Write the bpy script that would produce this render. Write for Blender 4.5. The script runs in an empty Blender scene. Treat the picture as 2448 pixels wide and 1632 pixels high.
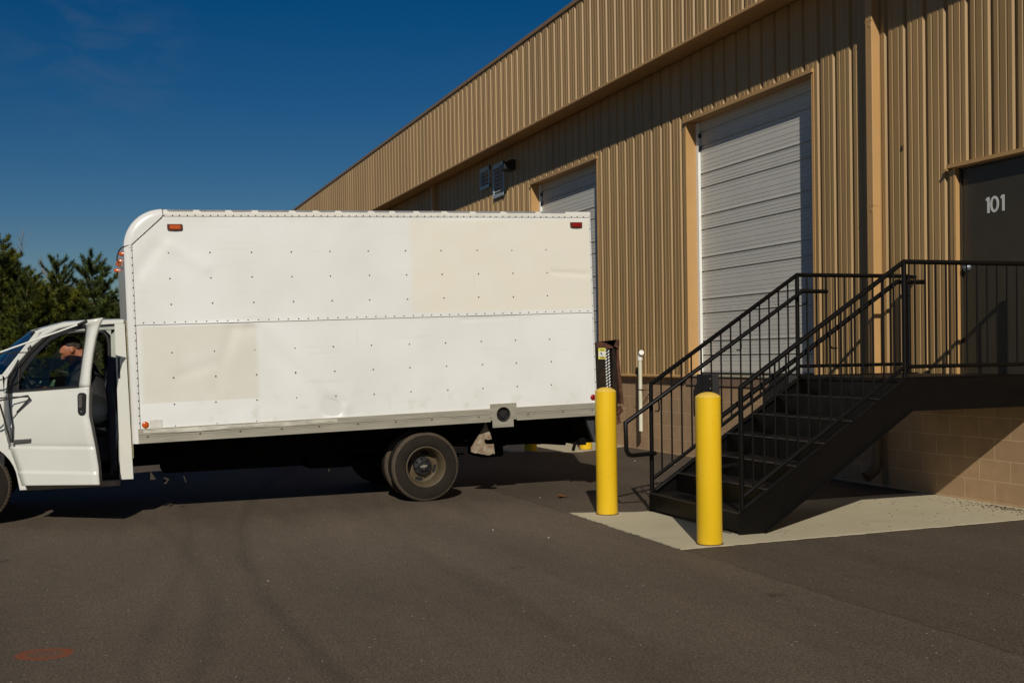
import bpy, bmesh, math, random
from mathutils import Vector, Matrix, noise
R = math.radians
random.seed(7)
SC = bpy.context.scene
COL = SC.collection

# ---------------------------------------------------------------- camera
YAW, PITCH, ROLL = 0.353811585, -0.0171742261, -0.0159932847
fx = Vector((-math.cos(YAW), math.sin(YAW), 0)); rx = Vector((math.sin(YAW), math.cos(YAW), 0)); ux = Vector((0, 0, 1))
fwd = fx*math.cos(PITCH) + ux*math.sin(PITCH); up2 = ux*math.cos(PITCH) - fx*math.sin(PITCH)
rgt = rx*math.cos(ROLL) + up2*math.sin(ROLL); upv = up2*math.cos(ROLL) - rx*math.sin(ROLL)
cd = bpy.data.cameras.new('camera'); cam = bpy.data.objects.new('camera', cd); COL.objects.link(cam)
cam.matrix_world = Matrix(((rgt.x, upv.x, -fwd.x, 0), (rgt.y, upv.y, -fwd.y, -8.15457), (rgt.z, upv.z, -fwd.z, 1.48324), (0, 0, 0, 1)))
cd.sensor_width = 36; cd.lens = 2748.64/2448*36; cd.shift_y = (897.79-816)/2448
cd.clip_start = 0.05; cd.clip_end = 3000
SC.camera = cam

# ---------------------------------------------------------------- light, sky, exposure
SUN_AZ, SUN_EL = R(20.8), R(32.0)
S = Vector((math.cos(SUN_EL)*math.cos(SUN_AZ), -math.cos(SUN_EL)*math.sin(SUN_AZ), math.sin(SUN_EL)))
w = bpy.data.worlds.new('World'); SC.world = w; w.use_nodes = True
nt = w.node_tree; nt.nodes.clear()
wo = nt.nodes.new('ShaderNodeOutputWorld'); bg = nt.nodes.new('ShaderNodeBackground'); sky = nt.nodes.new('ShaderNodeTexSky')
sky.sky_type = 'NISHITA'; sky.sun_disc = False; sky.sun_elevation = SUN_EL; sky.sun_rotation = math.atan2(S.x, S.y)
sky.air_density = 1.0; sky.dust_density = 0.0; sky.ozone_density = 4.0; sky.altitude = 200
bg.inputs['Strength'].default_value = 0.05
gm = nt.nodes.new('ShaderNodeHueSaturation'); gm.inputs['Hue'].default_value = .506; gm.inputs['Saturation'].default_value = 1.43; gm.inputs['Value'].default_value = 0.86
nt.links.new(sky.outputs[0], gm.inputs['Color'])
# thin high cloud
tc = nt.nodes.new('ShaderNodeTexCoord')
mp = nt.nodes.new('ShaderNodeMapping'); mp.inputs['Scale'].default_value = (1.0, 1.0, 2.6); mp.inputs['Rotation'].default_value = (R(20), 0, R(12))
nt.links.new(tc.outputs['Generated'], mp.inputs['Vector'])
n1 = nt.nodes.new('ShaderNodeTexNoise'); n1.inputs['Scale'].default_value = 14; n1.inputs['Detail'].default_value = 7; n1.inputs['Roughness'].default_value = .6; n1.inputs['Distortion'].default_value = .6
nt.links.new(mp.outputs[0], n1.inputs['Vector'])
r1 = nt.nodes.new('ShaderNodeMapRange'); r1.inputs[1].default_value = .42; r1.inputs[2].default_value = .72
nt.links.new(n1.outputs['Fac'], r1.inputs[0])
dp = nt.nodes.new('ShaderNodeVectorMath'); dp.operation = 'DISTANCE'
dp.inputs[1].default_value = (-0.968, 0.014, 0.250)
nrm = nt.nodes.new('ShaderNodeVectorMath'); nrm.operation = 'NORMALIZE'; nt.links.new(tc.outputs['Generated'], nrm.inputs[0])
nt.links.new(nrm.outputs[0], dp.inputs[0])
r2 = nt.nodes.new('ShaderNodeMapRange'); r2.inputs[1].default_value = .02; r2.inputs[2].default_value = .085; r2.inputs[3].default_value = 1; r2.inputs[4].default_value = .05
nt.links.new(dp.outputs['Value'], r2.inputs[0])
mm = nt.nodes.new('ShaderNodeMath'); mm.operation = 'MULTIPLY'; nt.links.new(r1.outputs[0], mm.inputs[0]); nt.links.new(r2.outputs[0], mm.inputs[1])
m3 = nt.nodes.new('ShaderNodeMath'); m3.operation = 'MULTIPLY'; m3.inputs[1].default_value = .16; nt.links.new(mm.outputs[0], m3.inputs[0])
mx = nt.nodes.new('ShaderNodeMixRGB'); mx.inputs[2].default_value = (4.2, 4.4, 6.0, 1)
nt.links.new(m3.outputs[0], mx.inputs[0]); nt.links.new(gm.outputs[0], mx.inputs[1]); nt.links.new(mx.outputs[0], bg.inputs['Color'])
nt.links.new(bg.outputs[0], wo.inputs['Surface'])
sd = bpy.data.lights.new('sun', 'SUN'); sd.energy = 5.0; sd.angle = R(.53); sd.color = (1.0, .935, .82)
so = bpy.data.objects.new('sun', sd); COL.objects.link(so); so.rotation_euler = S.to_track_quat('Z', 'Y').to_euler(); so.location = (0, -10, 20)
SC.view_settings.view_transform = 'Standard'; SC.view_settings.look = 'None'; SC.view_settings.exposure = -0.5; SC.view_settings.gamma = 1
SC.view_settings.use_curve_mapping = False

# ---------------------------------------------------------------- helpers
class MB:
    def __init__(s): s.v = []; s.f = []; s.m = []
    def add(s, vs, fs, m=0):
        o = len(s.v); s.v += [tuple(v) for v in vs]; s.f += [tuple(i+o for i in f) for f in fs]; s.m += [m]*len(fs)
    def box(s, a, b, m=0):
        (x0, y0, z0), (x1, y1, z1) = a, b
        s.add([(x0,y0,z0),(x1,y0,z0),(x1,y1,z0),(x0,y1,z0),(x0,y0,z1),(x1,y0,z1),(x1,y1,z1),(x0,y1,z1)],
              [(0,3,2,1),(4,5,6,7),(0,1,5,4),(1,2,6,5),(2,3,7,6),(3,0,4,7)], m)
    def quad(s, a, b, c, d, m=0): s.add([a, b, c, d], [(0, 1, 2, 3)], m)
    def prism(s, poly, axis, a, b, m=0):     # poly of 2-D points extruded along axis from a to b
        def P(p, t):
            return (t, p[0], p[1]) if axis == 0 else ((p[0], t, p[1]) if axis == 1 else (p[0], p[1], t))
        n = len(poly); vs = [P(p, a) for p in poly] + [P(p, b) for p in poly]
        s.add(vs, [tuple(range(n)), tuple(range(2*n-1, n-1, -1))] + [(i, i+n, (i+1) % n+n, (i+1) % n) for i in range(n)], m)
    def tube(s, pts, r, n=10, m=0, caps=True):
        pts = [Vector(p) for p in pts]; rr = r if isinstance(r, (list, tuple)) else [r]*len(pts)
        t0 = (pts[1]-pts[0]).normalized(); nn = t0.orthogonal().normalized(); vs = []; prev = t0
        for i, p in enumerate(pts):
            if i == 0: t = t0; sc = 1
            elif i == len(pts)-1: t = (pts[i]-pts[i-1]).normalized(); sc = 1
            else:
                a = (pts[i]-pts[i-1]).normalized(); b = (pts[i+1]-pts[i]).normalized(); t = (a+b).normalized()
                sc = 1/max(.35, a.dot(t))
            nn = (nn - t*nn.dot(t)).normalized(); bb = t.cross(nn)
            if i and i < len(pts)-1:
                a = (pts[i]-pts[i-1]).normalized(); b = (pts[i+1]-pts[i]).normalized(); ax = (b-a)
                ax = ax.normalized() if ax.length > 1e-5 else nn
            for k in range(n):
                an = 2*math.pi*k/n; d = (nn*math.cos(an)+bb*math.sin(an))*rr[i]
                if i and i < len(pts)-1 and sc > 1.0001: d = d + ax*(d.dot(ax))*(sc-1)
                vs.append(p+d)
            prev = t
        fs = []
        for i in range(len(pts)-1):
            for k in range(n): fs.append((i*n+k, i*n+(k+1) % n, (i+1)*n+(k+1) % n, (i+1)*n+k))
        if caps: fs += [tuple(range(n-1, -1, -1)), tuple(range((len(pts)-1)*n, len(pts)*n))]
        s.add(vs, fs, m)
    def lathe(s, prof, c, axis='Z', n=32, m=0, ms=None):   # prof: (radius, along)
        c = Vector(c); vs = []
        for r_, a in prof:
            for k in range(n):
                t = 2*math.pi*k/n; x, y = r_*math.cos(t), r_*math.sin(t)
                vs.append(c + (Vector((x, y, a)) if axis == 'Z' else (Vector((a, x, y)) if axis == 'X' else Vector((x, a, y)))))
        o = len(s.v); s.v += [tuple(v) for v in vs]
        for i in range(len(prof)-1):
            for k in range(n):
                s.f.append((o+i*n+k, o+i*n+(k+1) % n, o+(i+1)*n+(k+1) % n, o+(i+1)*n+k)); s.m.append(ms[i] if ms else m)
    def disc(s, c, r, axis='X', n=24, m=0, ry=None, rot=0):
        ry = ry or r; vs = []
        for k in range(n):
            t = 2*math.pi*k/n; x, y = r*math.cos(t), ry*math.sin(t)
            x, y = x*math.cos(rot)-y*math.sin(rot), x*math.sin(rot)+y*math.cos(rot)
            vs.append((c[0], c[1]+x, c[2]+y) if axis == 'X' else ((c[0]+x, c[1], c[2]+y) if axis == 'Y' else (c[0]+x, c[1]+y, c[2])))
        s.add(vs, [tuple(range(n))], m)
    def ball(s, c, r, n=12, m=0, sc=(1, 1, 1)):
        vs = []; h = n//2
        for i in range(h+1):
            for k in range(n):
                a = math.pi*i/h; t = 2*math.pi*k/n
                vs.append((c[0]+r*sc[0]*math.sin(a)*math.cos(t), c[1]+r*sc[1]*math.sin(a)*math.sin(t), c[2]+r*sc[2]*math.cos(a)))
        s.add(vs, [(i*n+k, (i+1)*n+k, (i+1)*n+(k+1) % n, i*n+(k+1) % n) for i in range(h) for k in range(n)], m)
    def grid(s, rows, m=0):
        n = len(rows[0]); vs = [p for r_ in rows for p in r_]
        s.add(vs, [(i*n+k, i*n+k+1, (i+1)*n+k+1, (i+1)*n+k) for i in range(len(rows)-1) for k in range(n-1)], m)
    def build(s, name, mats, parent=None, smooth=None, loc=None, rot=None, bevel=0, recalc=True, solid=0):
        me = bpy.data.meshes.new(name); me.from_pydata(s.v, [], s.f)
        mats = mats if isinstance(mats, (list, tuple)) else [mats]
        for q in mats: me.materials.append(q)
        me.polygons.foreach_set('material_index', s.m); me.update()
        if recalc:
            bm = bmesh.new(); bm.from_mesh(me)
            bmesh.ops.remove_doubles(bm, verts=bm.verts, dist=1e-5)
            bmesh.ops.recalc_face_normals(bm, faces=bm.faces); bm.to_mesh(me); bm.free()
        if smooth is not None:
            me.shade_smooth(); me.set_sharp_from_angle(angle=R(smooth))
        o = bpy.data.objects.new(name, me); COL.objects.link(o)
        if parent is not None:
            o.parent = parent
            # mesh data are written in world coordinates unless loc is given
            base = Vector((0, 0, 0)) if loc is None else Vector(loc)
            pw = parent.location if parent.parent is None else (parent['_w'] if '_w' in parent.keys() else Vector((0, 0, 0)))
            if parent.parent is None: o.location = base - parent.location
            else: o.location = base
        elif loc is not None: o.location = loc
        if rot: o.rotation_euler = rot
        if bevel:
            b = o.modifiers.new('bevel', 'BEVEL'); b.width = bevel; b.segments = 2; b.limit_method = 'ANGLE'; b.angle_limit = R(40)
        if solid:
            q = o.modifiers.new('solid', 'SOLIDIFY'); q.thickness = abs(solid); q.offset = -1 if solid > 0 else 1
        return o

def loose(mb):
    par = list(range(len(mb.v)))
    def find(a):
        while par[a] != a: par[a] = par[par[a]]; a = par[a]
        return a
    for f in mb.f:
        for i in f[1:]: par[find(i)] = find(f[0])
    groups = {}
    for f, m_ in zip(mb.f, mb.m): groups.setdefault(find(f[0]), []).append((f, m_))
    out = []
    for g_ in groups.values():
        q = MB(); ids = sorted({i for f, _ in g_ for i in f}); mp = {o: n for n, o in enumerate(ids)}
        q.v = [mb.v[i] for i in ids]; q.f = [tuple(mp[i] for i in f) for f, _ in g_]; q.m = [m_ for _, m_ in g_]; out.append(q)
    return out
def each(mb, name, m_, parent, **k): return [q.build(name, m_, parent, **k) for q in loose(mb)]
def beach(mb, name, m_, parent, **k): return [bbuild(q, name, m_, parent, **k) for q in loose(mb)]

def thing(name, loc, label, cat, group=None):
    o = bpy.data.objects.new(name, None); o.location = loc; o.empty_display_size = .3; COL.objects.link(o)
    o['label'] = label; o['category'] = cat
    if group: o['group'] = group
    return o
def tag(o, label=None, cat=None, group=None, kind=None):
    if label: o['label'] = label
    if cat: o['category'] = cat
    if group: o['group'] = group
    if kind: o['kind'] = kind
    return o
def copy_tree(o, parent=None):
    c = o.copy(); COL.objects.link(c); c.parent = parent
    for ch in o.children: copy_tree(ch, c)
    return c

# ---------------------------------------------------------------- materials
def mat(name, col, rough=.5, metal=0, spec=.5, noise_amt=0, noise_scale=8, bump=0, bump_scale=60, stretch=None, col2=None, coat=0):
    m = bpy.data.materials.new(name); m.use_nodes = True; t = m.node_tree; b = t.nodes['Principled BSDF']
    b.inputs['Base Color'].default_value = (*col, 1); b.inputs['Roughness'].default_value = rough; b.inputs['Metallic'].default_value = metal
    b.inputs['Specular IOR Level'].default_value = spec
    if coat: b.inputs['Coat Weight'].default_value = coat; b.inputs['Coat Roughness'].default_value = .1
    tc = t.nodes.new('ShaderNodeTexCoord'); mp = t.nodes.new('ShaderNodeMapping'); t.links.new(tc.outputs['Object'], mp.inputs['Vector'])
    if stretch: mp.inputs['Scale'].default_value = stretch
    if noise_amt or col2:
        n = t.nodes.new('ShaderNodeTexNoise'); n.inputs['Scale'].default_value = noise_scale; n.inputs['Detail'].default_value = 6; n.inputs['Roughness'].default_value = .6
        t.links.new(mp.outputs[0], n.inputs['Vector'])
        r_ = t.nodes.new('ShaderNodeMapRange'); r_.inputs[1].default_value = .3; r_.inputs[2].default_value = .7; t.links.new(n.outputs['Fac'], r_.inputs[0])
        x = t.nodes.new('ShaderNodeMixRGB'); x.inputs[1].default_value = (*col, 1)
        c2 = col2 or tuple(c*(1-noise_amt) for c in col); x.inputs[2].default_value = (*c2, 1)
        t.links.new(r_.outputs[0], x.inputs[0]); t.links.new(x.outputs[0], b.inputs['Base Color'])
    if bump:
        n2 = t.nodes.new('ShaderNodeTexNoise'); n2.inputs['Scale'].default_value = bump_scale; n2.inputs['Detail'].default_value = 5
        t.links.new(mp.outputs[0], n2.inputs['Vector'])
        bp = t.nodes.new('ShaderNodeBump'); bp.inputs['Strength'].default_value = bump; bp.inputs['Distance'].default_value = .01
        t.links.new(n2.outputs['Fac'], bp.inputs['Height']); t.links.new(bp.outputs[0], b.inputs['Normal'])
    return m
def node(t, kind, **kw):
    n = t.nodes.new(kind)
    for k, v in kw.items():
        if k.startswith('i_'): n.inputs[k[2:].replace('_', ' ')].default_value = v
        else: setattr(n, k, v)
    return n

TAN = (.390, .246, .100)
M = {}
M['siding'] = mat('tan_siding', TAN, .5, noise_amt=.16, noise_scale=4, stretch=(1, 1, .12), bump=.04, bump_scale=14)
def panel_tone(m):
    t = m.node_tree; b = t.nodes['Principled BSDF']; L = t.links.new; src = b.inputs['Base Color'].links[0].from_socket
    tc = t.nodes.new('ShaderNodeTexCoord'); sp = t.nodes.new('ShaderNodeSeparateXYZ'); L(tc.outputs['Object'], sp.inputs[0])
    a = t.nodes.new('ShaderNodeMath'); a.operation = 'MULTIPLY_ADD'; a.inputs[1].default_value = 1/.9144; a.inputs[2].default_value = 100.9; L(sp.outputs['X'], a.inputs[0])
    f = t.nodes.new('ShaderNodeMath'); f.operation = 'FLOOR'; L(a.outputs[0], f.inputs[0]); w_ = t.nodes.new('ShaderNodeTexWhiteNoise'); w_.noise_dimensions = '1D'; L(f.outputs[0], w_.inputs['W'])
    r_ = t.nodes.new('ShaderNodeMapRange'); r_.inputs[3].default_value = .90; r_.inputs[4].default_value = 1.06; L(w_.outputs['Value'], r_.inputs[0])
    c = t.nodes.new('ShaderNodeCombineXYZ'); [L(r_.outputs[0], c.inputs[i]) for i in range(3)]; x = t.nodes.new('ShaderNodeMixRGB'); x.blend_type = 'MULTIPLY'; x.inputs[0].default_value = 1; L(src, x.inputs[1]); L(c.outputs[0], x.inputs[2]); L(x.outputs[0], b.inputs['Base Color'])
panel_tone(M['siding'])
M['trim'] = mat('tan_trim', (.50, .295, .115), .45, noise_amt=.08, noise_scale=3)
M['trimdk'] = mat('brown_trim', (.15, .095, .05), .45, noise_amt=.1)
M['bay'] = mat('white_door_panel', (.64, .62, .56), .5, noise_amt=.08, noise_scale=2, bump=.05, bump_scale=8)
M['baydk'] = mat('door_joint', (.09, .09, .08), .7)
M['seal'] = mat('white_vinyl', (.8, .8, .76), .5, noise_amt=.05)
M['rubber'] = mat('black_rubber', (.02, .02, .02), .7, noise_amt=.3, bump=.2)
M['doordk'] = mat('dark_bronze_paint', (.043, .034, .020), .45, noise_amt=.15, noise_scale=4)
M['letter'] = mat('pale_vinyl_lettering', (.62, .64, .6), .5)
M['louver'] = mat('galvanised_louver', (.46, .52, .56), .45, metal=.3, noise_amt=.15)
M['void'] = mat('dark_opening', (.008, .008, .008), .9)
M['steel'] = mat('black_painted_steel', (.0035, .003, .0026), .42, spec=.22, noise_amt=.35, noise_scale=9, bump=.08, bump_scale=90)
M['tread'] = mat('worn_black_tread', (.0045, .004, .0035), .55, spec=.25, noise_scale=7, col2=(.013, .008, .006), bump=.3, bump_scale=70)
M['yellow'] = mat('yellow_paint', (.84, .53, .014), .38, noise_amt=.06, noise_scale=5, stretch=(1, 1, .3), bump=.05, bump_scale=30)
t_ = M['yellow'].node_tree; b_ = t_.nodes['Principled BSDF']; L_ = t_.links.new; src_ = b_.inputs['Base Color'].links[0].from_socket
tc_ = node(t_, 'ShaderNodeTexCoord') if 'node' in globals() else t_.nodes.new('ShaderNodeTexCoord')
for sc_, lo_, hi_, col_, am_, st_ in ((30, .68, .76, (.30, .19, .04), .5, (1, 1, .4)), (9, .60, .80, (.62, .48, .16), .5, (1, 1, .15)), (60, .70, .74, (.05, .035, .02), .6, (1, 1, 1))):
    mp_ = t_.nodes.new('ShaderNodeMapping'); mp_.inputs['Scale'].default_value = st_; L_(tc_.outputs['Object'], mp_.inputs[0]); n_ = t_.nodes.new('ShaderNodeTexNoise'); n_.inputs['Scale'].default_value = sc_; n_.inputs['Detail'].default_value = 5; va_ = t_.nodes.new('ShaderNodeVectorMath'); va_.operation = 'ADD'; oi_ = t_.nodes.new('ShaderNodeObjectInfo'); L_(mp_.outputs[0], va_.inputs[0]); L_(oi_.outputs['Location'], va_.inputs[1]); L_(va_.outputs[0], n_.inputs['Vector'])
    r__ = t_.nodes.new('ShaderNodeMapRange'); r__.inputs[1].default_value = lo_; r__.inputs[2].default_value = hi_; r__.inputs[4].default_value = am_; L_(n_.outputs['Fac'], r__.inputs[0])
    x_ = t_.nodes.new('ShaderNodeMixRGB'); x_.inputs[2].default_value = (*col_, 1); L_(r__.outputs[0], x_.inputs[0]); L_(src_, x_.inputs[1]); src_ = x_.outputs[0]
L_(src_, b_.inputs['Base Color'])
M['yellowdome'] = mat('dusty_yellow_cap', (.80, .52, .07), .8, noise_amt=.2, noise_scale=40, bump=.3, bump_scale=200)
M['nosing'] = mat('worn_highlit_nosing', (.007, .006, .005), .4, spec=.35, noise_scale=9, col2=(.022, .014, .010))  # worn edge tone, lightened further to paint the nosing's highlight
M['rust'] = mat('rust', (.13, .045, .018), .85, noise_scale=12, col2=(.03, .014, .01), bump=.4, bump_scale=60)
M['rustdk'] = mat('black_paint_rusting', (.010, .0095, .008), .75, spec=.2, noise_scale=12, col2=(.03, .018, .010), bump=.3, bump_scale=60)
M['alu'] = mat('weathered_aluminium', (.40, .375, .30), .5, metal=.25, noise_amt=.3, noise_scale=6, stretch=(1, .5, 6), bump=.06, bump_scale=40)
M['aludk'] = mat('aluminium_bolt', (.16, .14, .10), .5, metal=.5)
M['white'] = mat('white_van_paint', (.68, .68, .625), .3, noise_amt=.05, noise_scale=3, coat=.4, bump=.015, bump_scale=4)
M['capw'] = mat('white_fibreglass', (.72, .715, .69), .28, noise_amt=.05, noise_scale=3, coat=.4)
M['jamb'] = mat('white_door_jamb', (.40, .42, .37), .4, noise_amt=.15, noise_scale=10)
M['rivet'] = mat('tarnished_rivet', (.045, .04, .033), .7)
M['tyre'] = mat('dusty_tyre', (.015, .0125, .010), .9, spec=.12, noise_scale=5, col2=(.026, .021, .0155), bump=.15, bump_scale=60)
M['rim'] = mat('muddy_steel_rim', (.10, .073, .038), .6, noise_amt=.25, noise_scale=14, bump=.1, bump_scale=80)
M['hub'] = mat('black_hub_plastic', (.02, .02, .02), .35, noise_amt=.3)
M['chrome'] = mat('silver_badge', (.8, .78, .7), .2, metal=.9)
M['chassis'] = mat('grimy_chassis', (.006, .0055, .005), .95, spec=.08, noise_scale=8, col2=(.010, .007, .005))
M['mud'] = mat('muddy_flap', (.36, .31, .22), .85, noise_scale=22, col2=(.14, .07, .035), bump=.3, bump_scale=60)
M['grit'] = mat('textured_bumper', (.05, .055, .06), .6, noise_amt=.5, noise_scale=120, bump=.8, bump_scale=160)
M['glass'] = None
M['orange'] = mat('amber_lens', (.62, .10, .006), .2, noise_amt=.3, noise_scale=90, coat=.5)
M['red'] = mat('red_lens', (.30, .008, .008), .2, noise_amt=.3, noise_scale=90, coat=.5)
M['lenscase'] = mat('dark_lens_case', (.10, .02, .008), .4)
M['interior'] = mat('dark_cab_trim', (.012, .012, .013), .8)
M['seat'] = mat('grey_vinyl_seat', (.025, .026, .03), .55, noise_amt=.3, bump=.2, bump_scale=20)
M['plastic'] = mat('black_plastic', (.018, .018, .017), .45, noise_amt=.2)
M['grey'] = mat('grey_plastic', (.09, .085, .08), .5, noise_amt=.2)
M['pvc'] = mat('mildewed_pvc_pipe', (.74, .72, .60), .5, noise_scale=7, col2=(.50, .50, .34), stretch=(1, 1, .4))
M['pvcw'] = mat('clean_pvc_elbow', (.85, .84, .8), .35)
M['paper'] = mat('pale_green_paper', (.16, .26, .17), .8)
M['label'] = mat('yellow_label', (.75, .68, .12), .5)
M['labelw'] = mat('white_label', (.7, .7, .7), .5)
M['ink'] = mat('black_ink', (.02, .02, .02), .6)
M['leaf'] = mat('dry_brown_leaf', (.22, .08, .03), .8, noise_amt=.4, noise_scale=40)
M['crumb'] = mat('dark_debris', (.03, .024, .016), .9)
M['skin'] = mat('skin', (.36, .135, .07), .55, noise_amt=.12, noise_scale=30)
M['hair'] = mat('short_brown_hair', (.035, .022, .014), .7, noise_amt=.4, noise_scale=120, bump=.5, bump_scale=200)
M['jacket'] = mat('charcoal_jacket', (.018, .018, .020), .8, noise_amt=.35, noise_scale=14, bump=.5, bump_scale=18)
M['caulk'] = mat('tan_caulk', (.42, .30, .17), .8)
M['silver'] = mat('satin_steel', (.24, .26, .31), .42, metal=.7)
M['seatbelt'] = mat('grey_webbing', (.06, .06, .065), .6)

def glassmat():
    m = bpy.data.materials.new('tinted_glass'); m.use_nodes = True; t = m.node_tree; t.nodes.clear()
    o = node(t, 'ShaderNodeOutputMaterial'); tr = node(t, 'ShaderNodeBsdfTransparent'); tr.inputs[0].default_value = (.50, .56, .52, 1)
    gl = node(t, 'ShaderNodeBsdfGlossy'); gl.inputs['Roughness'].default_value = .03; gl.inputs[0].default_value = (.9, .95, 1, 1)
    fr = node(t, 'ShaderNodeFresnel'); fr.inputs[0].default_value = 1.5; mx = node(t, 'ShaderNodeMixShader')
    t.links.new(fr.outputs[0], mx.inputs[0]); t.links.new(tr.outputs[0], mx.inputs[1]); t.links.new(gl.outputs[0], mx.inputs[2]); t.links.new(mx.outputs[0], o.inputs[0])
    return m
M['glass'] = glassmat()

def blockmat():
    m = bpy.data.materials.new('painted_concrete_block'); m.use_nodes = True; t = m.node_tree; b = t.nodes['Principled BSDF']; L = t.links.new
    tc = node(t, 'ShaderNodeTexCoord'); sp = node(t, 'ShaderNodeSeparateXYZ'); L(tc.outputs['Object'], sp.inputs[0])
    ax = node(t, 'ShaderNodeMath', operation='ADD'); ax.inputs[1].default_value = 9.377; L(sp.outputs['X'], ax.inputs[0])
    cb = node(t, 'ShaderNodeCombineXYZ'); L(ax.outputs[0], cb.inputs[0]); L(sp.outputs['Z'], cb.inputs[1])
    br = node(t, 'ShaderNodeTexBrick'); br.offset = .5; L(cb.outputs[0], br.inputs['Vector'])
    for k, v in (('Scale', 1.0), ('Mortar Size', .006), ('Mortar Smooth', .25), ('Brick Width', .4064), ('Row Height', .2032), ('Bias', 0)): br.inputs[k].default_value = v
    br.inputs['Color1'].default_value = (.46, .30, .165, 1); br.inputs['Color2'].default_value = (.42, .272, .150, 1); br.inputs['Mortar'].default_value = (.64, .45, .26, 1)
    n = node(t, 'ShaderNodeTexNoise'); n.inputs['Scale'].default_value = 5; n.inputs['Detail'].default_value = 8; L(tc.outputs['Object'], n.inputs['Vector'])
    x = node(t, 'ShaderNodeMixRGB', blend_type='MULTIPLY'); x.inputs[0].default_value = .35; L(br.outputs['Color'], x.inputs[1]); L(n.outputs['Fac'], x.inputs[2])
    x2 = node(t, 'ShaderNodeMixRGB', blend_type='MULTIPLY'); x2.inputs[0].default_value = 1; x2.inputs[2].default_value = (1.2, 1.2, 1.2, 1); L(x.outputs[0], x2.inputs[1]); L(x2.outputs[0], b.inputs['Base Color'])
    b.inputs['Roughness'].default_value = .8
    n2 = node(t, 'ShaderNodeTexNoise'); n2.inputs['Scale'].default_value = 90; n2.inputs['Detail'].default_value = 4; L(tc.outputs['Object'], n2.inputs['Vector'])
    iv = node(t, 'ShaderNodeMath', operation='MULTIPLY_ADD'); iv.inputs[1].default_value = -1.0; L(br.outputs['Fac'], iv.inputs[0])
    s2 = node(t, 'ShaderNodeMath', operation='MULTIPLY'); s2.inputs[1].default_value = .22; L(n2.outputs['Fac'], s2.inputs[0]); L(s2.outputs[0], iv.inputs[2])
    bp = node(t, 'ShaderNodeBump'); bp.inputs['Strength'].default_value = .8; bp.inputs['Distance'].default_value = .006; L(iv.outputs[0], bp.inputs['Height']); L(bp.outputs[0], b.inputs['Normal'])
    return m
M['block'] = blockmat()

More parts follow.
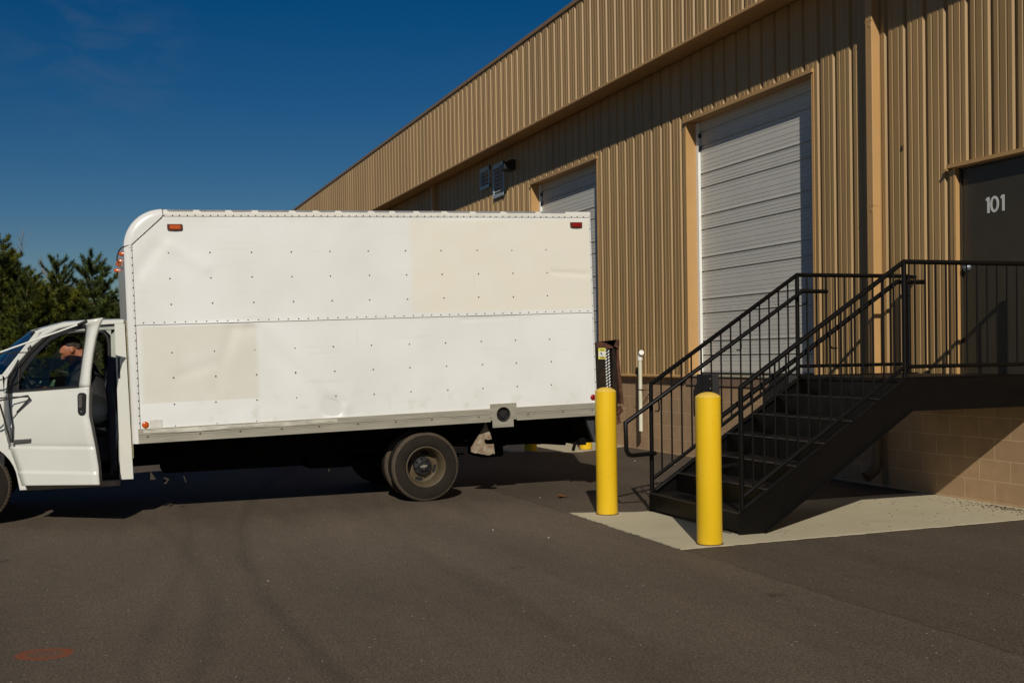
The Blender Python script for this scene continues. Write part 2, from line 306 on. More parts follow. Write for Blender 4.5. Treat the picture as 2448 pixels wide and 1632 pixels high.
def asphaltmat():
    m = bpy.data.materials.new('asphalt'); m.use_nodes = True; t = m.node_tree; b = t.nodes['Principled BSDF']; L = t.links.new
    tc = node(t, 'ShaderNodeTexCoord'); OB = tc.outputs['Object']
    def noi(sc, det=5, dist=0, vec=None):
        n = node(t, 'ShaderNodeTexNoise'); n.inputs['Scale'].default_value = sc; n.inputs['Detail'].default_value = det; n.inputs['Distortion'].default_value = dist; L(vec or OB, n.inputs['Vector']); return n.outputs['Fac']
    def ramp(src, a, b_, c=0, d=1):
        r_ = node(t, 'ShaderNodeMapRange'); r_.inputs[1].default_value = a; r_.inputs[2].default_value = b_; r_.inputs[3].default_value = c; r_.inputs[4].default_value = d; L(src, r_.inputs[0]); return r_.outputs[0]
    def math_(op, a, b_):
        q = node(t, 'ShaderNodeMath', operation=op)
        for i, v in enumerate((a, b_)):
            if isinstance(v, (int, float)): q.inputs[i].default_value = v
            else: L(v, q.inputs[i])
        return q.outputs[0]
    fine = math_('MULTIPLY', ramp(noi(95, 3), .28, .72, .40, 1.60), ramp(noi(48, 3), .3, .7, .72, 1.28))
    mid = ramp(noi(9, 6), .3, .7, .92, 1.08)
    mpb = node(t, 'ShaderNodeMapping'); mpb.inputs['Scale'].default_value = (.35, 1.3, 1); L(OB, mpb.inputs['Vector']); big = ramp(noi(1.0, 5, .4, mpb.outputs[0]), .32, .68, .84, 1.10)
    # stretched drive marks
    mp = node(t, 'ShaderNodeMapping'); mp.inputs['Rotation'].default_value = (0, 0, R(4)); mp.inputs['Scale'].default_value = (.22, 2.2, 1); L(OB, mp.inputs['Vector'])
    mk = ramp(noi(1.3, 5, .5, mp.outputs[0]), .52, .74, 1, .86)
    v = math_('MULTIPLY', math_('MULTIPLY', fine, mid), math_('MULTIPLY', big, mk))
    sp = node(t, 'ShaderNodeSeparateXYZ'); L(OB, sp.inputs[0])
    # curved tyre scuffs: arcs round two centres
    for cx, cy, rad, wd, dk in ((-7.0, 18.39, 25.515, .10, .76), (-8.62, -23.76, 16.345, .11, .86), (-14.44, -51.06, 43.9, .10, .88), (-7.0, 18.39, 25.72, .30, .92), (-7.0, 18.39, 24.2, .09, .90)):
        dv = node(t, 'ShaderNodeVectorMath', operation='DISTANCE'); dv.inputs[1].default_value = (cx, cy, 0)
        fl = node(t, 'ShaderNodeCombineXYZ'); L(sp.outputs['X'], fl.inputs[0]); L(sp.outputs['Y'], fl.inputs[1]); L(fl.outputs[0], dv.inputs[0])
        wob = math_('ADD', dv.outputs['Value'], ramp(noi(.9, 5), 0, 1, -.04, .04))
        dd = math_('ABSOLUTE', math_('SUBTRACT', wob, rad), 0)
        msk = ramp(dd, 0, wd, 1, 0)
        gate = ramp(noi(.6, 2, 0), .22, .42)
        k = math_('MULTIPLY', msk, gate)
        v = math_('MULTIPLY', v, math_('SUBTRACT', 1, math_('MULTIPLY', k, 1-dk)))
    # newer, darker strip beside the concrete pad and along the dock
    yb = math_('ADD', sp.outputs['Y'], ramp(noi(3, 4), 0, 1, -.06, .06))
    dark = ramp(yb, -3.93, -3.86)
    v = math_('MULTIPLY', v, math_('SUBTRACT', 1, math_('MULTIPLY', dark, .20)))
    jn = ramp(math_('ABSOLUTE', math_('ADD', yb, 3.89), 0), 0, .022, .32, 0)
    v = math_('MULTIPLY', v, math_('SUBTRACT', 1, jn))
    # oil spots
    vo = node(t, 'ShaderNodeTexVoronoi'); vo.inputs['Scale'].default_value = .85; L(OB, vo.inputs['Vector'])
    spot = ramp(math_('ADD', vo.outputs['Distance'], ramp(noi(14, 3), 0, 1, -.05, .05)), .0, .09, .6, 0)
    v = math_('MULTIPLY', v, math_('SUBTRACT', 1, spot))
    cx_ = node(t, 'ShaderNodeMixRGB', blend_type='MULTIPLY'); cx_.inputs[0].default_value = 1; cx_.inputs[1].default_value = (.106, .080, .056, 1)
    cg = node(t, 'ShaderNodeCombineXYZ'); [L(v, cg.inputs[i]) for i in range(3)]; L(cg.outputs[0], cx_.inputs[2])
    # pale grit
    vg = node(t, 'ShaderNodeTexVoronoi'); vg.inputs['Scale'].default_value = 38; vg.inputs['Randomness'].default_value = 1; L(OB, vg.inputs['Vector'])
    sc = node(t, 'ShaderNodeSeparateColor'); L(vg.outputs['Color'], sc.inputs[0])
    g1 = ramp(vg.outputs['Distance'], .16, .20, 1, 0); g2 = ramp(sc.outputs[0], .984, .986)
    grit = math_('MULTIPLY', g1, g2)
    mxg = node(t, 'ShaderNodeMixRGB'); mxg.inputs[2].default_value = (.5, .49, .45, 1); L(grit, mxg.inputs[0]); L(cx_.outputs[0], mxg.inputs[1])
    # faded orange survey mark (a sprayed ring)
    mpo = node(t, 'ShaderNodeMapping'); mpo.vector_type = 'TEXTURE'; mpo.inputs['Location'].default_value = (-6.42, -8.39, 0); mpo.inputs['Rotation'].default_value = (0, 0, R(-18)); mpo.inputs['Scale'].default_value = (.115, .135, 1); L(OB, mpo.inputs['Vector'])
    spo = node(t, 'ShaderNodeSeparateXYZ'); L(mpo.outputs[0], spo.inputs[0]); fo = node(t, 'ShaderNodeCombineXYZ'); L(spo.outputs[0], fo.inputs[0]); L(spo.outputs[1], fo.inputs[1])
    ln = node(t, 'ShaderNodeVectorMath', operation='LENGTH'); L(fo.outputs[0], ln.inputs[0])
    ll = math_('ADD', ln.outputs['Value'], ramp(noi(9, 4), 0, 1, -.18, .18))
    ring = math_('MULTIPLY', ramp(ll, .55, .8), ramp(ll, 1.0, 1.12, 1, 0)); inner = ramp(ll, .9, 1.0, .35, 0)
    ring = math_('MULTIPLY', math_('MAXIMUM', ring, inner), ramp(noi(70, 3), .3, .6, .45, 1.0))
    mxo = node(t, 'ShaderNodeMixRGB'); mxo.inputs[2].default_value = (.23, .055, .015, 1); L(ring, mxo.inputs[0]); L(mxg.outputs[0], mxo.inputs[1])
    L(mxo.outputs[0], b.inputs['Base Color']); b.inputs['Roughness'].default_value = .85; b.inputs['Specular IOR Level'].default_value = .3
    hb = math_('ADD', noi(95, 3), math_('MULTIPLY', grit, .4))
    bp = node(t, 'ShaderNodeBump'); bp.inputs['Strength'].default_value = .55; bp.inputs['Distance'].default_value = .005; L(hb, bp.inputs['Height']); L(bp.outputs[0], b.inputs['Normal'])
    return m
M['asphalt'] = asphaltmat()
M['ground'] = mat('dry_ground', (.12, .09, .045), .95, noise_amt=.4, noise_scale=1.5, bump=.5, bump_scale=9)

def concretemat():
    m = mat('concrete', (.49, .435, .305), .85, noise_scale=1.6, col2=(.43, .38, .255), bump=.12, bump_scale=120)
    t = m.node_tree; b = t.nodes['Principled BSDF']; L = t.links.new
    tc = node(t, 'ShaderNodeTexCoord'); mp = node(t, 'ShaderNodeMapping'); mp.inputs['Scale'].default_value = (5, .8, 1); L(tc.outputs['Object'], mp.inputs[0])
    n = node(t, 'ShaderNodeTexNoise'); n.inputs['Scale'].default_value = 1.8; n.inputs['Detail'].default_value = 8; n.inputs['Distortion'].default_value = .8; L(mp.outputs[0], n.inputs['Vector'])
    r_ = node(t, 'ShaderNodeMapRange'); r_.inputs[1].default_value = .62; r_.inputs[2].default_value = .8; r_.inputs[4].default_value = .35; L(n.outputs['Fac'], r_.inputs[0])
    src = b.inputs['Base Color'].links[0].from_socket
    x = node(t, 'ShaderNodeMixRGB'); x.inputs[2].default_value = (.22, .17, .09, 1); L(r_.outputs[0], x.inputs[0]); L(src, x.inputs[1]); L(x.outputs[0], b.inputs['Base Color'])
    return m
M['concrete'] = concretemat()

def truckskin():
    # painted aluminium skin: two patches where old lettering was covered with a creamier paint; local y = -distance from the rear, z = height
    m = bpy.data.materials.new('white_truck_skin'); m.use_nodes = True; t = m.node_tree; b = t.nodes['Principled BSDF']; L = t.links.new
    tc = node(t, 'ShaderNodeTexCoord'); sp = node(t, 'ShaderNodeSeparateXYZ'); L(tc.outputs['Object'], sp.inputs[0])
    def n_(sc, det, st=(1, 1, 1)):
        mp = node(t, 'ShaderNodeMapping'); mp.inputs['Scale'].default_value = st; L(tc.outputs['Object'], mp.inputs[0])
        n = node(t, 'ShaderNodeTexNoise'); n.inputs['Scale'].default_value = sc; n.inputs['Detail'].default_value = det; L(mp.outputs[0], n.inputs['Vector']); return n.outputs['Fac']
    def ramp(src, a, b_, c=0, d=1):
        r_ = node(t, 'ShaderNodeMapRange'); r_.inputs[1].default_value = a; r_.inputs[2].default_value = b_; r_.inputs[3].default_value = c; r_.inputs[4].default_value = d; L(src, r_.inputs[0]); return r_.outputs[0]
    def mul(a, b_):
        q = node(t, 'ShaderNodeMath', operation='MULTIPLY'); L(a, q.inputs[0]); L(b_, q.inputs[1]); return q.outputs[0]
    def rect(y0, y1, z0, z1):
        return mul(mul(ramp(sp.outputs['Y'], y0, y0+.07), ramp(sp.outputs['Y'], y1-.05, y1, 1, 0)), mul(ramp(sp.outputs['Z'], z0, z0+.01), ramp(sp.outputs['Z'], z1-.01, z1, 1, 0)))
    base = node(t, 'ShaderNodeMixRGB'); base.inputs[1].default_value = (.785, .79, .77, 1); base.inputs[2].default_value = (.715, .717, .685, 1); L(ramp(n_(1.3, 6), .35, .7), base.inputs[0])
    st = node(t, 'ShaderNodeMixRGB'); st.inputs[2].default_value = (.62, .60, .53, 1); L(ramp(n_(2.4, 6, (1, .5, 7)), .62, .8, 0, .45), st.inputs[0]); L(base.outputs[0], st.inputs[1])
    p1 = node(t, 'ShaderNodeMixRGB'); p1.inputs[2].default_value = (.76, .725, .63, 1); L(mul(rect(-2.06, .02, 1.155, 2.125), ramp(n_(3, 4), .2, .6, .6, 1)), p1.inputs[0]); L(st.outputs[0], p1.inputs[1])
    p2 = node(t, 'ShaderNodeMixRGB'); p2.inputs[2].default_value = (.68, .66, .585, 1); L(mul(rect(-4.76, -3.605, .36, 1.10), ramp(n_(3, 5), .2, .6, .65, 1)), p2.inputs[0]); L(p1.outputs[0], p2.inputs[1])
    # drips and scratches
    dr = node(t, 'ShaderNodeMixRGB'); dr.inputs[2].default_value = (.45, .36, .22, 1); L(ramp(n_(5, 4, (1, 6, .35)), .68, .8, 0, .3), dr.inputs[0]); L(p2.outputs[0], dr.inputs[1])
    sy_ = node(t, 'ShaderNodeMixRGB'); sy_.inputs[2].default_value = (.46, .42, .34, 1); L(mul(ramp(sp.outputs['Z'], .12, .55, 1, 0), ramp(n_(7, 6), .55, .75, 0, .4)), sy_.inputs[0]); L(dr.outputs[0], sy_.inputs[1])
    L(sy_.outputs[0], b.inputs['Base Color']); b.inputs['Roughness'].default_value = .42
    bp = node(t, 'ShaderNodeBump'); bp.inputs['Strength'].default_value = .12; bp.inputs['Distance'].default_value = .02; L(n_(2.2, 4), bp.inputs['Height']); L(bp.outputs[0], b.inputs['Normal'])
    return m
M['skin_truck'] = truckskin()
def striptmat(name, a, bcol, sc):
    m = bpy.data.materials.new(name); m.use_nodes = True; t = m.node_tree; b = t.nodes['Principled BSDF']; L = t.links.new
    tc = node(t, 'ShaderNodeTexCoord'); vo = node(t, 'ShaderNodeTexVoronoi'); vo.inputs['Scale'].default_value = sc; L(tc.outputs['Object'], vo.inputs['Vector'])
    return m
def needlemat(name, c1, c2, c3):
    m = bpy.data.materials.new(name); m.use_nodes = True; t = m.node_tree; b = t.nodes['Principled BSDF']; L = t.links.new
    tc = node(t, 'ShaderNodeTexCoord'); n = node(t, 'ShaderNodeTexNoise'); n.inputs['Scale'].default_value = 1.6; n.inputs['Detail'].default_value = 3; L(tc.outputs['Object'], n.inputs['Vector'])
    cr = node(t, 'ShaderNodeValToRGB'); e = cr.color_ramp.elements; e[0].position = .35; e[0].color = (*c1, 1); e[1].position = .68; e[1].color = (*c3, 1); q = e.new(.5); q.color = (*c2, 1)
    L(n.outputs['Fac'], cr.inputs[0]); L(cr.outputs[0], b.inputs['Base Color']); b.inputs['Roughness'].default_value = .6; b.inputs['Specular IOR Level'].default_value = .25
    return m
M['needle'] = needlemat('pine_needles', (.028, .044, .010), (.070, .088, .012), (.14, .14, .015))
M['needle2'] = needlemat('blue_green_needles', (.030, .048, .014), (.07, .095, .022), (.13, .145, .025))
M['brush'] = needlemat('brown_undergrowth', (.045, .06, .014), (.10, .085, .03), (.16, .10, .045))
M['bark'] = mat('pine_bark', (.13, .085, .055), .9, noise_amt=.5, noise_scale=20)
M['twig'] = mat('bare_twigs', (.20, .155, .13), .9, noise_amt=.3, noise_scale=10)

# ================================================================= SETTING
g = MB(); g.box((-900, -900, -.6), (900, 900, -.036)); tag(g.build('ground', M['ground']), kind='structure')
a = MB(); a.grid([[(x, y, -.022) for x in (-34, -20, -10, 0, 30)] for y in (-45, -20, -8, .05)]); tag(a.build('parking_lot', M['asphalt'], recalc=False), kind='structure')
# concrete pad below the stair, ragged where the asphalt meets it
random.seed(3)
pad = []
def edge(p, q, n, amp):
    for i in range(n):
        t = i/n; j = random.uniform(-amp, amp) if i else 0
        d = (Vector(q)-Vector(p)).normalized(); pad.append((p[0]+(q[0]-p[0])*t - d.y*j, p[1]+(q[1]-p[1])*t + d.x*j))
edge((-7.81, -3.915), (-7.895, .04), 60, .011); pad.append((-7.895, .04)); pad.append((-9.83, .04))
edge((-9.83, .04), (-9.83, -3.3), 4, 0); edge((-9.83, -3.3), (-10.07, -3.875), 6, .006); edge((-10.07, -3.875), (-7.81, -3.915), 45, .011)
p_ = MB(); p_.add([(x, y, -.016) for x, y in pad], [tuple(range(len(pad)))])
p_.add([(x, y, -.030) for x, y in pad] + [(x, y, -.016) for x, y in pad], [(i, (i+1) % len(pad), (i+1) % len(pad)+len(pad), i+len(pad)) for i in range(len(pad))])
tag(p_.build('concrete_pad', M['concrete']), kind='structure')
p2 = MB(); p2.prism([(-18.4, -1.95), (-16.9, -1.95), (-16.35, -.98), (-16.95, .03), (-18.4, .03)], 2, -.03, -.015); tag(p2.build('concrete_apron', M['concrete']), kind='structure')

# ================================================================= WAREHOUSE
PK, PIT = -10.0, .3048
def profile(x0, x1, ph=PK):
    """(x, depth) points of the reversed-rib panel between x0 and x1"""
    base = [(0, 0), (.014, .032), (.062, .032), (.076, 0), (.125, 0), (.131, .006), (.145, .006), (.151, 0), (.226, 0), (.232, .006), (.246, .006), (.252, 0), (PIT, 0)]
    k0 = math.floor((x0-ph)/PIT)-1; k1 = math.ceil((x1-ph)/PIT)+1; pts = []
    for k in range(k0, k1):
        for d, y in base[:-1]: pts.append((ph+k*PIT+d, y))
    out = []
    for i in range(len(pts)-1):
        (xa, ya), (xb, yb) = pts[i], pts[i+1]
        if xb <= x0 or xa >= x1: continue
        if xa < x0: out.append((x0, ya+(yb-ya)*(x0-xa)/(xb-xa)))
        else: out.append((xa, ya))
        if xb > x1: out.append((x1, ya+(yb-ya)*(x1-xa)/(xb-xa)))
    if out[-1][0] < x1-1e-6: out.append((x1, 0))
    return out
def siding(mb, x0, x1, z0, z1, Y, ph=PK, m=0):
    pr = profile(x0, x1, ph)
    mb.grid([[(x, Y+d, z0) for x, d in pr], [(x, Y+d, z1) for x, d in pr]], m)
WX0, WX1 = -78, 9
wh = thing('warehouse', (-12, 0, 0), 'tan ribbed metal warehouse on a brown block base with two bay doors', 'building')
ops = [(-20.84, -17.77, 1.16, 4.80), (-14.70, -11.62, 1.16, 4.80), (-9.24, -8.16, 1.16, 3.285)]
sm = MB(); x = WX0
for (a0, a1, z0, z1) in ops:
    siding(sm, x, a0, 1.16, 5.72, 0); siding(sm, a0, a1, z1, 5.72, 0); x = a1
siding(sm, x, WX1, 1.16, 5.72, 0)
sm.build('wall_siding', M['siding'], wh, recalc=False)
bk = MB(); x = WX0
for (a0, a1, z0, z1) in ops: pass
bk.box((WX0, .03, -.2), (WX1, .25, 1.02)); bk.box((WX0, .03, 1.02), (-20.84, .25, 1.145)); bk.box((-17.77, .03, 1.02), (-14.70, .25, 1.145)); bk.box((-11.62, .03, 1.02), (WX1, .25, 1.145))
bk.build('block_base', M['block'], wh)
for (a0, a1) in ((-20.84, -17.77), (-14.70, -11.62)):
    c_ = MB(); c_.box((a0-.12, .012, 1.02), (a1+.12, .26, 1.15)); c_.build('dock_curb', mat('brown_painted_curb', (.30, .19, .125), .8, noise_amt=.2, bump=.1), wh, bevel=.006)
    c_ = MB(); c_.box((a0+.002, -.004, 1.15), (a1-.002, .3, 1.172)); c_.build('door_sill', M['concrete'], wh)
cj = MB(); cj.box((-16.06, .022, -.02), (-16.035, .03, 1.12)); cj.build('control_joint', M['caulk'], wh)
fl = MB(); x = WX0
for (a0, a1, z0, z1) in ops[:2] + [(-9.24, -8.16, 0, 0)]:
    fl.prism([(.03, 1.165), (-.006, 1.165), (-.04, 1.148), (-.04, 1.128), (-.036, 1.128), (.03, 1.15)], 0, x, a0-.03); x = a1+.03
fl.prism([(.03, 1.165), (-.006, 1.165), (-.04, 1.148), (-.04, 1.128), (-.036, 1.128), (.03, 1.15)], 0, x, WX1)
fl.build('base_flashing', M['trim'], wh)
# overhanging fascia
OV = -.433
fa = MB(); siding(fa, WX0, WX1, 5.72, 7.33, OV, ph=-10.02); fa.build('fascia', M['siding'], wh, recalc=False)
so_ = MB(); so_.box((WX0, OV+.03, 5.735), (WX1, .05, 5.75)); so_.build('soffit', M['trim'], wh)
ft = MB(); ft.prism([(OV-.012, 5.692), (OV+.05, 5.692), (OV+.05, 5.73), (OV-.004, 5.73), (OV-.012, 5.722)], 0, WX0, WX1); ft.build('fascia_trim', M['trim'], wh)
cp = MB(); cp.prism([(OV-.02, 7.30), (OV-.02, 7.365), (OV+.25, 7.375), (OV+.25, 7.355), (OV-.0, 7.345), (OV-.0, 7.30)], 0, WX0, WX1); cp.build('roof_cap', mat('roof_cap_tan', (.27, .17, .085), .5), wh)
rf = MB(); rf.box((WX0, -.2, 7.1), (WX1, 26, 7.18)); rf.box((WX0, .08, 1.2), (WX0+.1, 26, 7.1)); rf.box((WX1-.1, .08, 0), (WX1, 26, 7.1)); rf.box((WX0, 25.9, 0), (WX1, 26, 7.1)); rf.box((WX0, OV+.03, 5.75), (WX0+.05, .1, 7.3))
rf.build('roof', M['trimdk'], wh)

def bay(a0, a1):
    zt = 4.80; zb = 1.172
    d = MB(); Yd = .2
    # sectional door skin: deep joints, shallow ribs
    zs = []
    deep = []
    for k in range(-1, 8):
        deep += [1.65+.6*k, 1.45+.6*k]
    thin = []
    for k in range(-1, 7):
        b0 = 1.65+.6*k
        thin += [b0+q for q in (.06, .113, .174, .255, .311, .361)]
        thin += [b0+.4+q for q in (.035, .08, .127, .172)]
    ev = sorted([(z_, 1) for z_ in deep if zb+.02 < z_ < zt+.1] + [(z_, 0) for z_ in thin if zb+.02 < z_ < zt+.1])
    prof = [(zb, 0)]
    for z_, kd in ev:
        if kd: prof += [(z_-.013, 0), (z_-.006, .022), (z_+.008, .022), (z_+.010, -.004), (z_+.024, -.004), (z_+.030, 0)]
        else: prof += [(z_-.006, 0), (z_-.001, .006), (z_+.004, 0)]
    prof.append((zt+.12, 0))
    d.grid([[(a0, Yd+q, z_) for z_, q in prof], [(a1, Yd+q, z_) for z_, q in prof]])
    o = d.build('bay_door', M['bay'], wh, recalc=False)
    j = MB()
    j.box((a0-.001, -.008, 1.17), (a0+.012, .3, zt)); j.box((a1-.012, -.008, 1.17), (a1+.001, .3, zt)); j.box((a0, -.006, zt-.001), (a1, .3, zt+.012))
    j.box((a0-.03, -.006, 1.165), (a0-.001, .012, zt+.03)); j.box((a1+.001, -.006, 1.165), (a1+.03, .012, zt+.03)); j.box((a0-.03, -.03, zt-.012), (a1+.03, -.0065, zt+.03))
    jo = j.build('door_jamb', M['trim'], o)
    jo.parent = o; jo.location = (0, 0, 0)
    s_ = MB(); s_.box((a0+.013, .155, zb), (a0+.075, .195, zt-.01)); s_.box((a1-.075, .155, zb), (a1-.013, .195, zt-.01))
    each(s_, 'side_seal', M['seal'], o)
    q = MB(); q.box((a0+.07, .17, zb), (a1-.07, .199, zb+.035)); q2 = q.build('bottom_seal', M['rubber'], o); q2.location = (0, 0, 0)
    hk = MB()
    for z_ in (4.41, 4.60): hk.box((a0+.08, .16, z_-.03), (a0+.095, .199, z_+.03))
    each(hk, 'roller_bracket', M['plastic'], o)
    for xx in (a0+.42, a1-.42):
        b_ = MB(); b_.box((xx-.02, -.10, .80), (xx+.44-.02, .012, 1.185)) if xx < (a0+a1)/2 else b_.box((xx-.42, -.10, .80), (xx+.02, .012, 1.185))
        for k in range(3):
            zz = .86+k*.13
            for ex in (.36,): b_.lathe([(0, -.113), (.016, -.113), (.018, -.10)], ((xx if xx < (a0+a1)/2 else xx-.4)+ex, 0, zz), 'Y', 8, 1)
        b_.build('dock_bumper', [M['rubber'], M['aludk']], wh, bevel=.012)
for a0, a1, _, _ in ops[:2]: bay(a0, a1)

# entry door
d = MB(); d.box((-9.205, .10, 1.235), (-8.195, .145, 3.262)); ed = d.build('entry_door', M['doordk'], wh, bevel=.003)
fr = MB()
fr.box((-9.242, -.004, 1.2), (-9.232, .22, 3.287)); fr.box((-8.168, -.004, 1.2), (-8.158, .22, 3.287)); fr.box((-9.24, -.006, 3.277), (-8.16, .22, 3.287))
fr.box((-9.262, -.006, 1.165), (-9.2425, .004, 3.31)); fr.box((-8.1575, -.006, 1.165), (-8.10, .004, 3.31))
fo = fr.build('door_frame', M['trim'], ed); fo.location = (0, 0, 0)
fr = MB(); fr.box((-9.31, -.045, 3.285), (-8.09, -.0065, 3.322)); fr.box((-9.335, -.05, 3.262), (-9.30, -.007, 3.284)); fo = fr.build('drip_cap', M['trim'], ed); fo.location = (0, 0, 0)
fr = MB(); fr.box((-9.2315, .085, 1.235), (-9.207, .20, 3.276)); fr.box((-8.193, .085, 1.235), (-8.1685, .20, 3.276)); fr.box((-9.2315, .085, 3.2635), (-8.1685, .20, 3.2765)); fo = fr.build('inner_frame', M['doordk'], ed); fo.location = (0, 0, 0)
fr = MB(); fr.box((-9.23, -.02, 1.2), (-8.17, .22, 1.232)); fo = fr.build('threshold', M['aludk'], ed); fo.location = (0, 0, 0)
# the number, geometric sans numerals
def one(mb, x0, z0, wd, h):
    st = .028; x1 = x0+wd
    mb.prism([(x1-st, z0), (x1, z0), (x1, z0+h), (x1-.028, z0+h), (x0, z0+h*.86), (x0+.012, z0+h*.76), (x1-st, z0+h*.82)], 1, .0965, .0995)
nm = MB(); one(nm, -8.892, 2.79, .050, .153); one(nm, -8.699, 2.79, .050, .153)
vo_, vi_ = [], []
for k in range(40):
    t = 2*math.pi*k/40; vo_.append((-8.776+.056*math.cos(t), 2.8665+.079*math.sin(t))); vi_.append((-8.776+.031*math.cos(t), 2.8665+.054*math.sin(t)))
n_ = 40
nm.add([(x_, .0965, z_) for x_, z_ in vo_+vi_] + [(x_, .0995, z_) for x_, z_ in vo_+vi_],
       [(k, (k+1) % n_, n_+(k+1) % n_, n_+k) for k in range(n_)] + [(k, (k+1) % n_, 2*n_+(k+1) % n_, 2*n_+k) for k in range(n_)] + [(n_+k, n_+(k+1) % n_, 3*n_+(k+1) % n_, 3*n_+k) for k in range(n_)])
no = nm.build('door_number', M['letter'], ed); no.location = (0, 0, 0)
kb = MB(); kb.lathe([(0, .052), (.030, .055), (.040, .07), (.042, .0975)], (-9.135, 0, 2.285), 'Y', 24); kb.lathe([(0, .049), (.014, .050), (.016, .0525)], (-9.135, 0, 2.285), 'Y', 16)
ko = kb.build('door_lock', M['silver'], ed, smooth=40); ko.location = (0, 0, 0)

ed.location.y -= .04
for c_ in ed.children:
    if c_.name.startswith(('door_frame', 'drip_cap', 'threshold')): c_.location.y += .04
# louvres, wall light, downspouts, drain pipe
def louver(x0, x1, z0, z1, n):
    l = MB(); t = .05; y0 = -.035
    l.box((x0, y0, z0), (x1, .01, z0+.075)); l.box((x0, y0, z1-.09), (x1, .01, z1)); l.box((x0, y0, z0), (x0+t, .012, z1)); l.box((x1-t, y0, z0), (x1, .012, z1))
    lo = l.build('wall_vent', M['louver'], wh, bevel=.003)
    b_ = MB()
    for k in range(n):
        z_ = z0+.10+(z1-z0-.20)*(k+.5)/n
        b_.prism([(-.03, z_-.03), (-.028, z_-.018), (.008, z_+.03), (.008, z_+.022)], 0, x0+t, x1-t)
    each(b_, 'slat', M['louver'], lo)
    v = MB(); v.box((x0+t, .009, z0+.05), (x1-t, .014, z1-.05)); q = v.build('vent_back', M['void'], lo); q.location = (0, 0, 0)
louver(-23.83, -23.20, 5.09, 5.55, 3); louver(-22.97, -22.31, 4.80, 5.50, 6)
wl = MB(); wl.prism([(.0, 5.42), (-.10, 5.42), (-.24, 5.33), (-.24, 5.22), (0, 5.22)], 0, -21.98, -21.66); wl.build('wall_light', M['plastic'], wh, bevel=.01)
def downspout(xc):
    q = MB(); q.box((xc-.055, -.108, 1.10), (xc+.055, -.002, 5.735))
    o = q.build('downspout', M['trim'], wh, bevel=.008)
    bt = MB(); bt.tube([(xc, -.055, 1.13), (xc, -.055, .26), (xc, -.09, .17), (xc, -.20, .10)], .062, 16); bt.tube([(xc, -.055, 1.06), (xc, -.055, 1.13)], .075, 16); bt.build('drain_boot', M['trimdk'], o, smooth=40)
    s_ = MB()
    for z_ in (3.05, 5.05): s_.box((xc-.058, -.1095, z_), (xc+.058, -.001, z_+.012)); s_.box((xc+.01, -.112, z_-.06), (xc+.04, -.1085, z_-.03))
    each(s_, 'strap', M['trim'], o)
downspout(-10.43); downspout(-27.3); downspout(-43.9)
pp = MB(); pp.tube([(-16.04, -.11, .285), (-16.04, -.11, 1.40)], .030, 14)
dp_ = pp.build('drain_pipe', M['pvc'], wh, smooth=40)
el = MB(); el.tube([(-16.04, -.11, 1.385), (-16.04, -.11, 1.44), (-16.025, -.113, 1.475), (-15.985, -.12, 1.50), (-15.955, -.125, 1.505)], .039, 14); q = el.build('elbow', M['pvcw'], dp_, smooth=40); q.location = (0, 0, 0)
cl = MB(); cl.lathe([(.030, -.008), (.037, -.008), (.037, .008), (.030, .008)], (-16.04, -.11, .93), 'Z', 14); cl.box((-16.02, -.115, .922), (-15.90, -.105, .935)); cl.box((-15.92, -.115, .922), (-15.90, .03, .935)); cl.tube([(-15.94, -.11, .92), (-16.02, -.08, .83), (-16.03, .03, .80)], .004, 6)
q = cl.build('pipe_clamp', M['rust'], dp_); q.location = (0, 0, 0)
bx_ = MB(); bx_.ball((-10.02, -.004, 3.62), .02, 8, sc=(1, .5, 1.6)); bx_.build('wasp_nest', M['rust'], wh)

# ================================================================= STAIR
XN, XF = -8.19, -9.79                     # near and far sides
sy0, sy1 = -3.165, -1.475                 # foot and head of the flight
LZ = 1.235; n_r = 7; ri = (LZ+.02)/n_r; ru = .281
st = thing('metal_stair', (-8.99, -2.3, -.016), 'black steel staircase with picket railings climbing to the door numbered 101', 'staircase')
def zl(y): return .165 + (y-sy0)*(1.243-.165)/(sy1-sy0+.02)
for X, side in ((XN, 1), (XF, -1)):
    q = MB(); t = .008
    xa = X + (0.0 if side > 0 else -.0)
    poly = [(sy0, -.014), (sy0+.235, -.014), (-1.43, .952), (-.02, .952), (-.02, 1.243), (-1.46, 1.243), (sy0, .165)]
    q.prism(poly, 0, X-t/2, X+t/2)
    # flanges of the channel turned outwards/inwards
    w_ = .05*(-1 if side > 0 else 1)
    def flange(pa, pb, th, off):
        (ya, za), (yb, zb_) = pa, pb
        q.add([(X, ya, za), (X+off, ya, za), (X+off, yb, zb_), (X, yb, zb_), (X, ya, za+th), (X+off, ya, za+th), (X+off, yb, zb_+th), (X, yb, zb_+th)],
              [(0,3,2,1),(4,5,6,7),(0,1,5,4),(1,2,6,5),(2,3,7,6),(3,0,4,7)])
    o_ = .012*side
    flange((sy0, .155), (-1.46, 1.234), .012, o_); flange((-1.46, 1.234), (-.02, 1.234), .012, o_)
    flange((sy0+.235, -.014), (-1.43, .95), .012, .03*side); flange((-1.43, .95), (-.02, .95), .012, .03*side)
    flange((sy0, .150), (-1.46, 1.229), .010, w_)
    q.build('stringer', M['steel'], st)
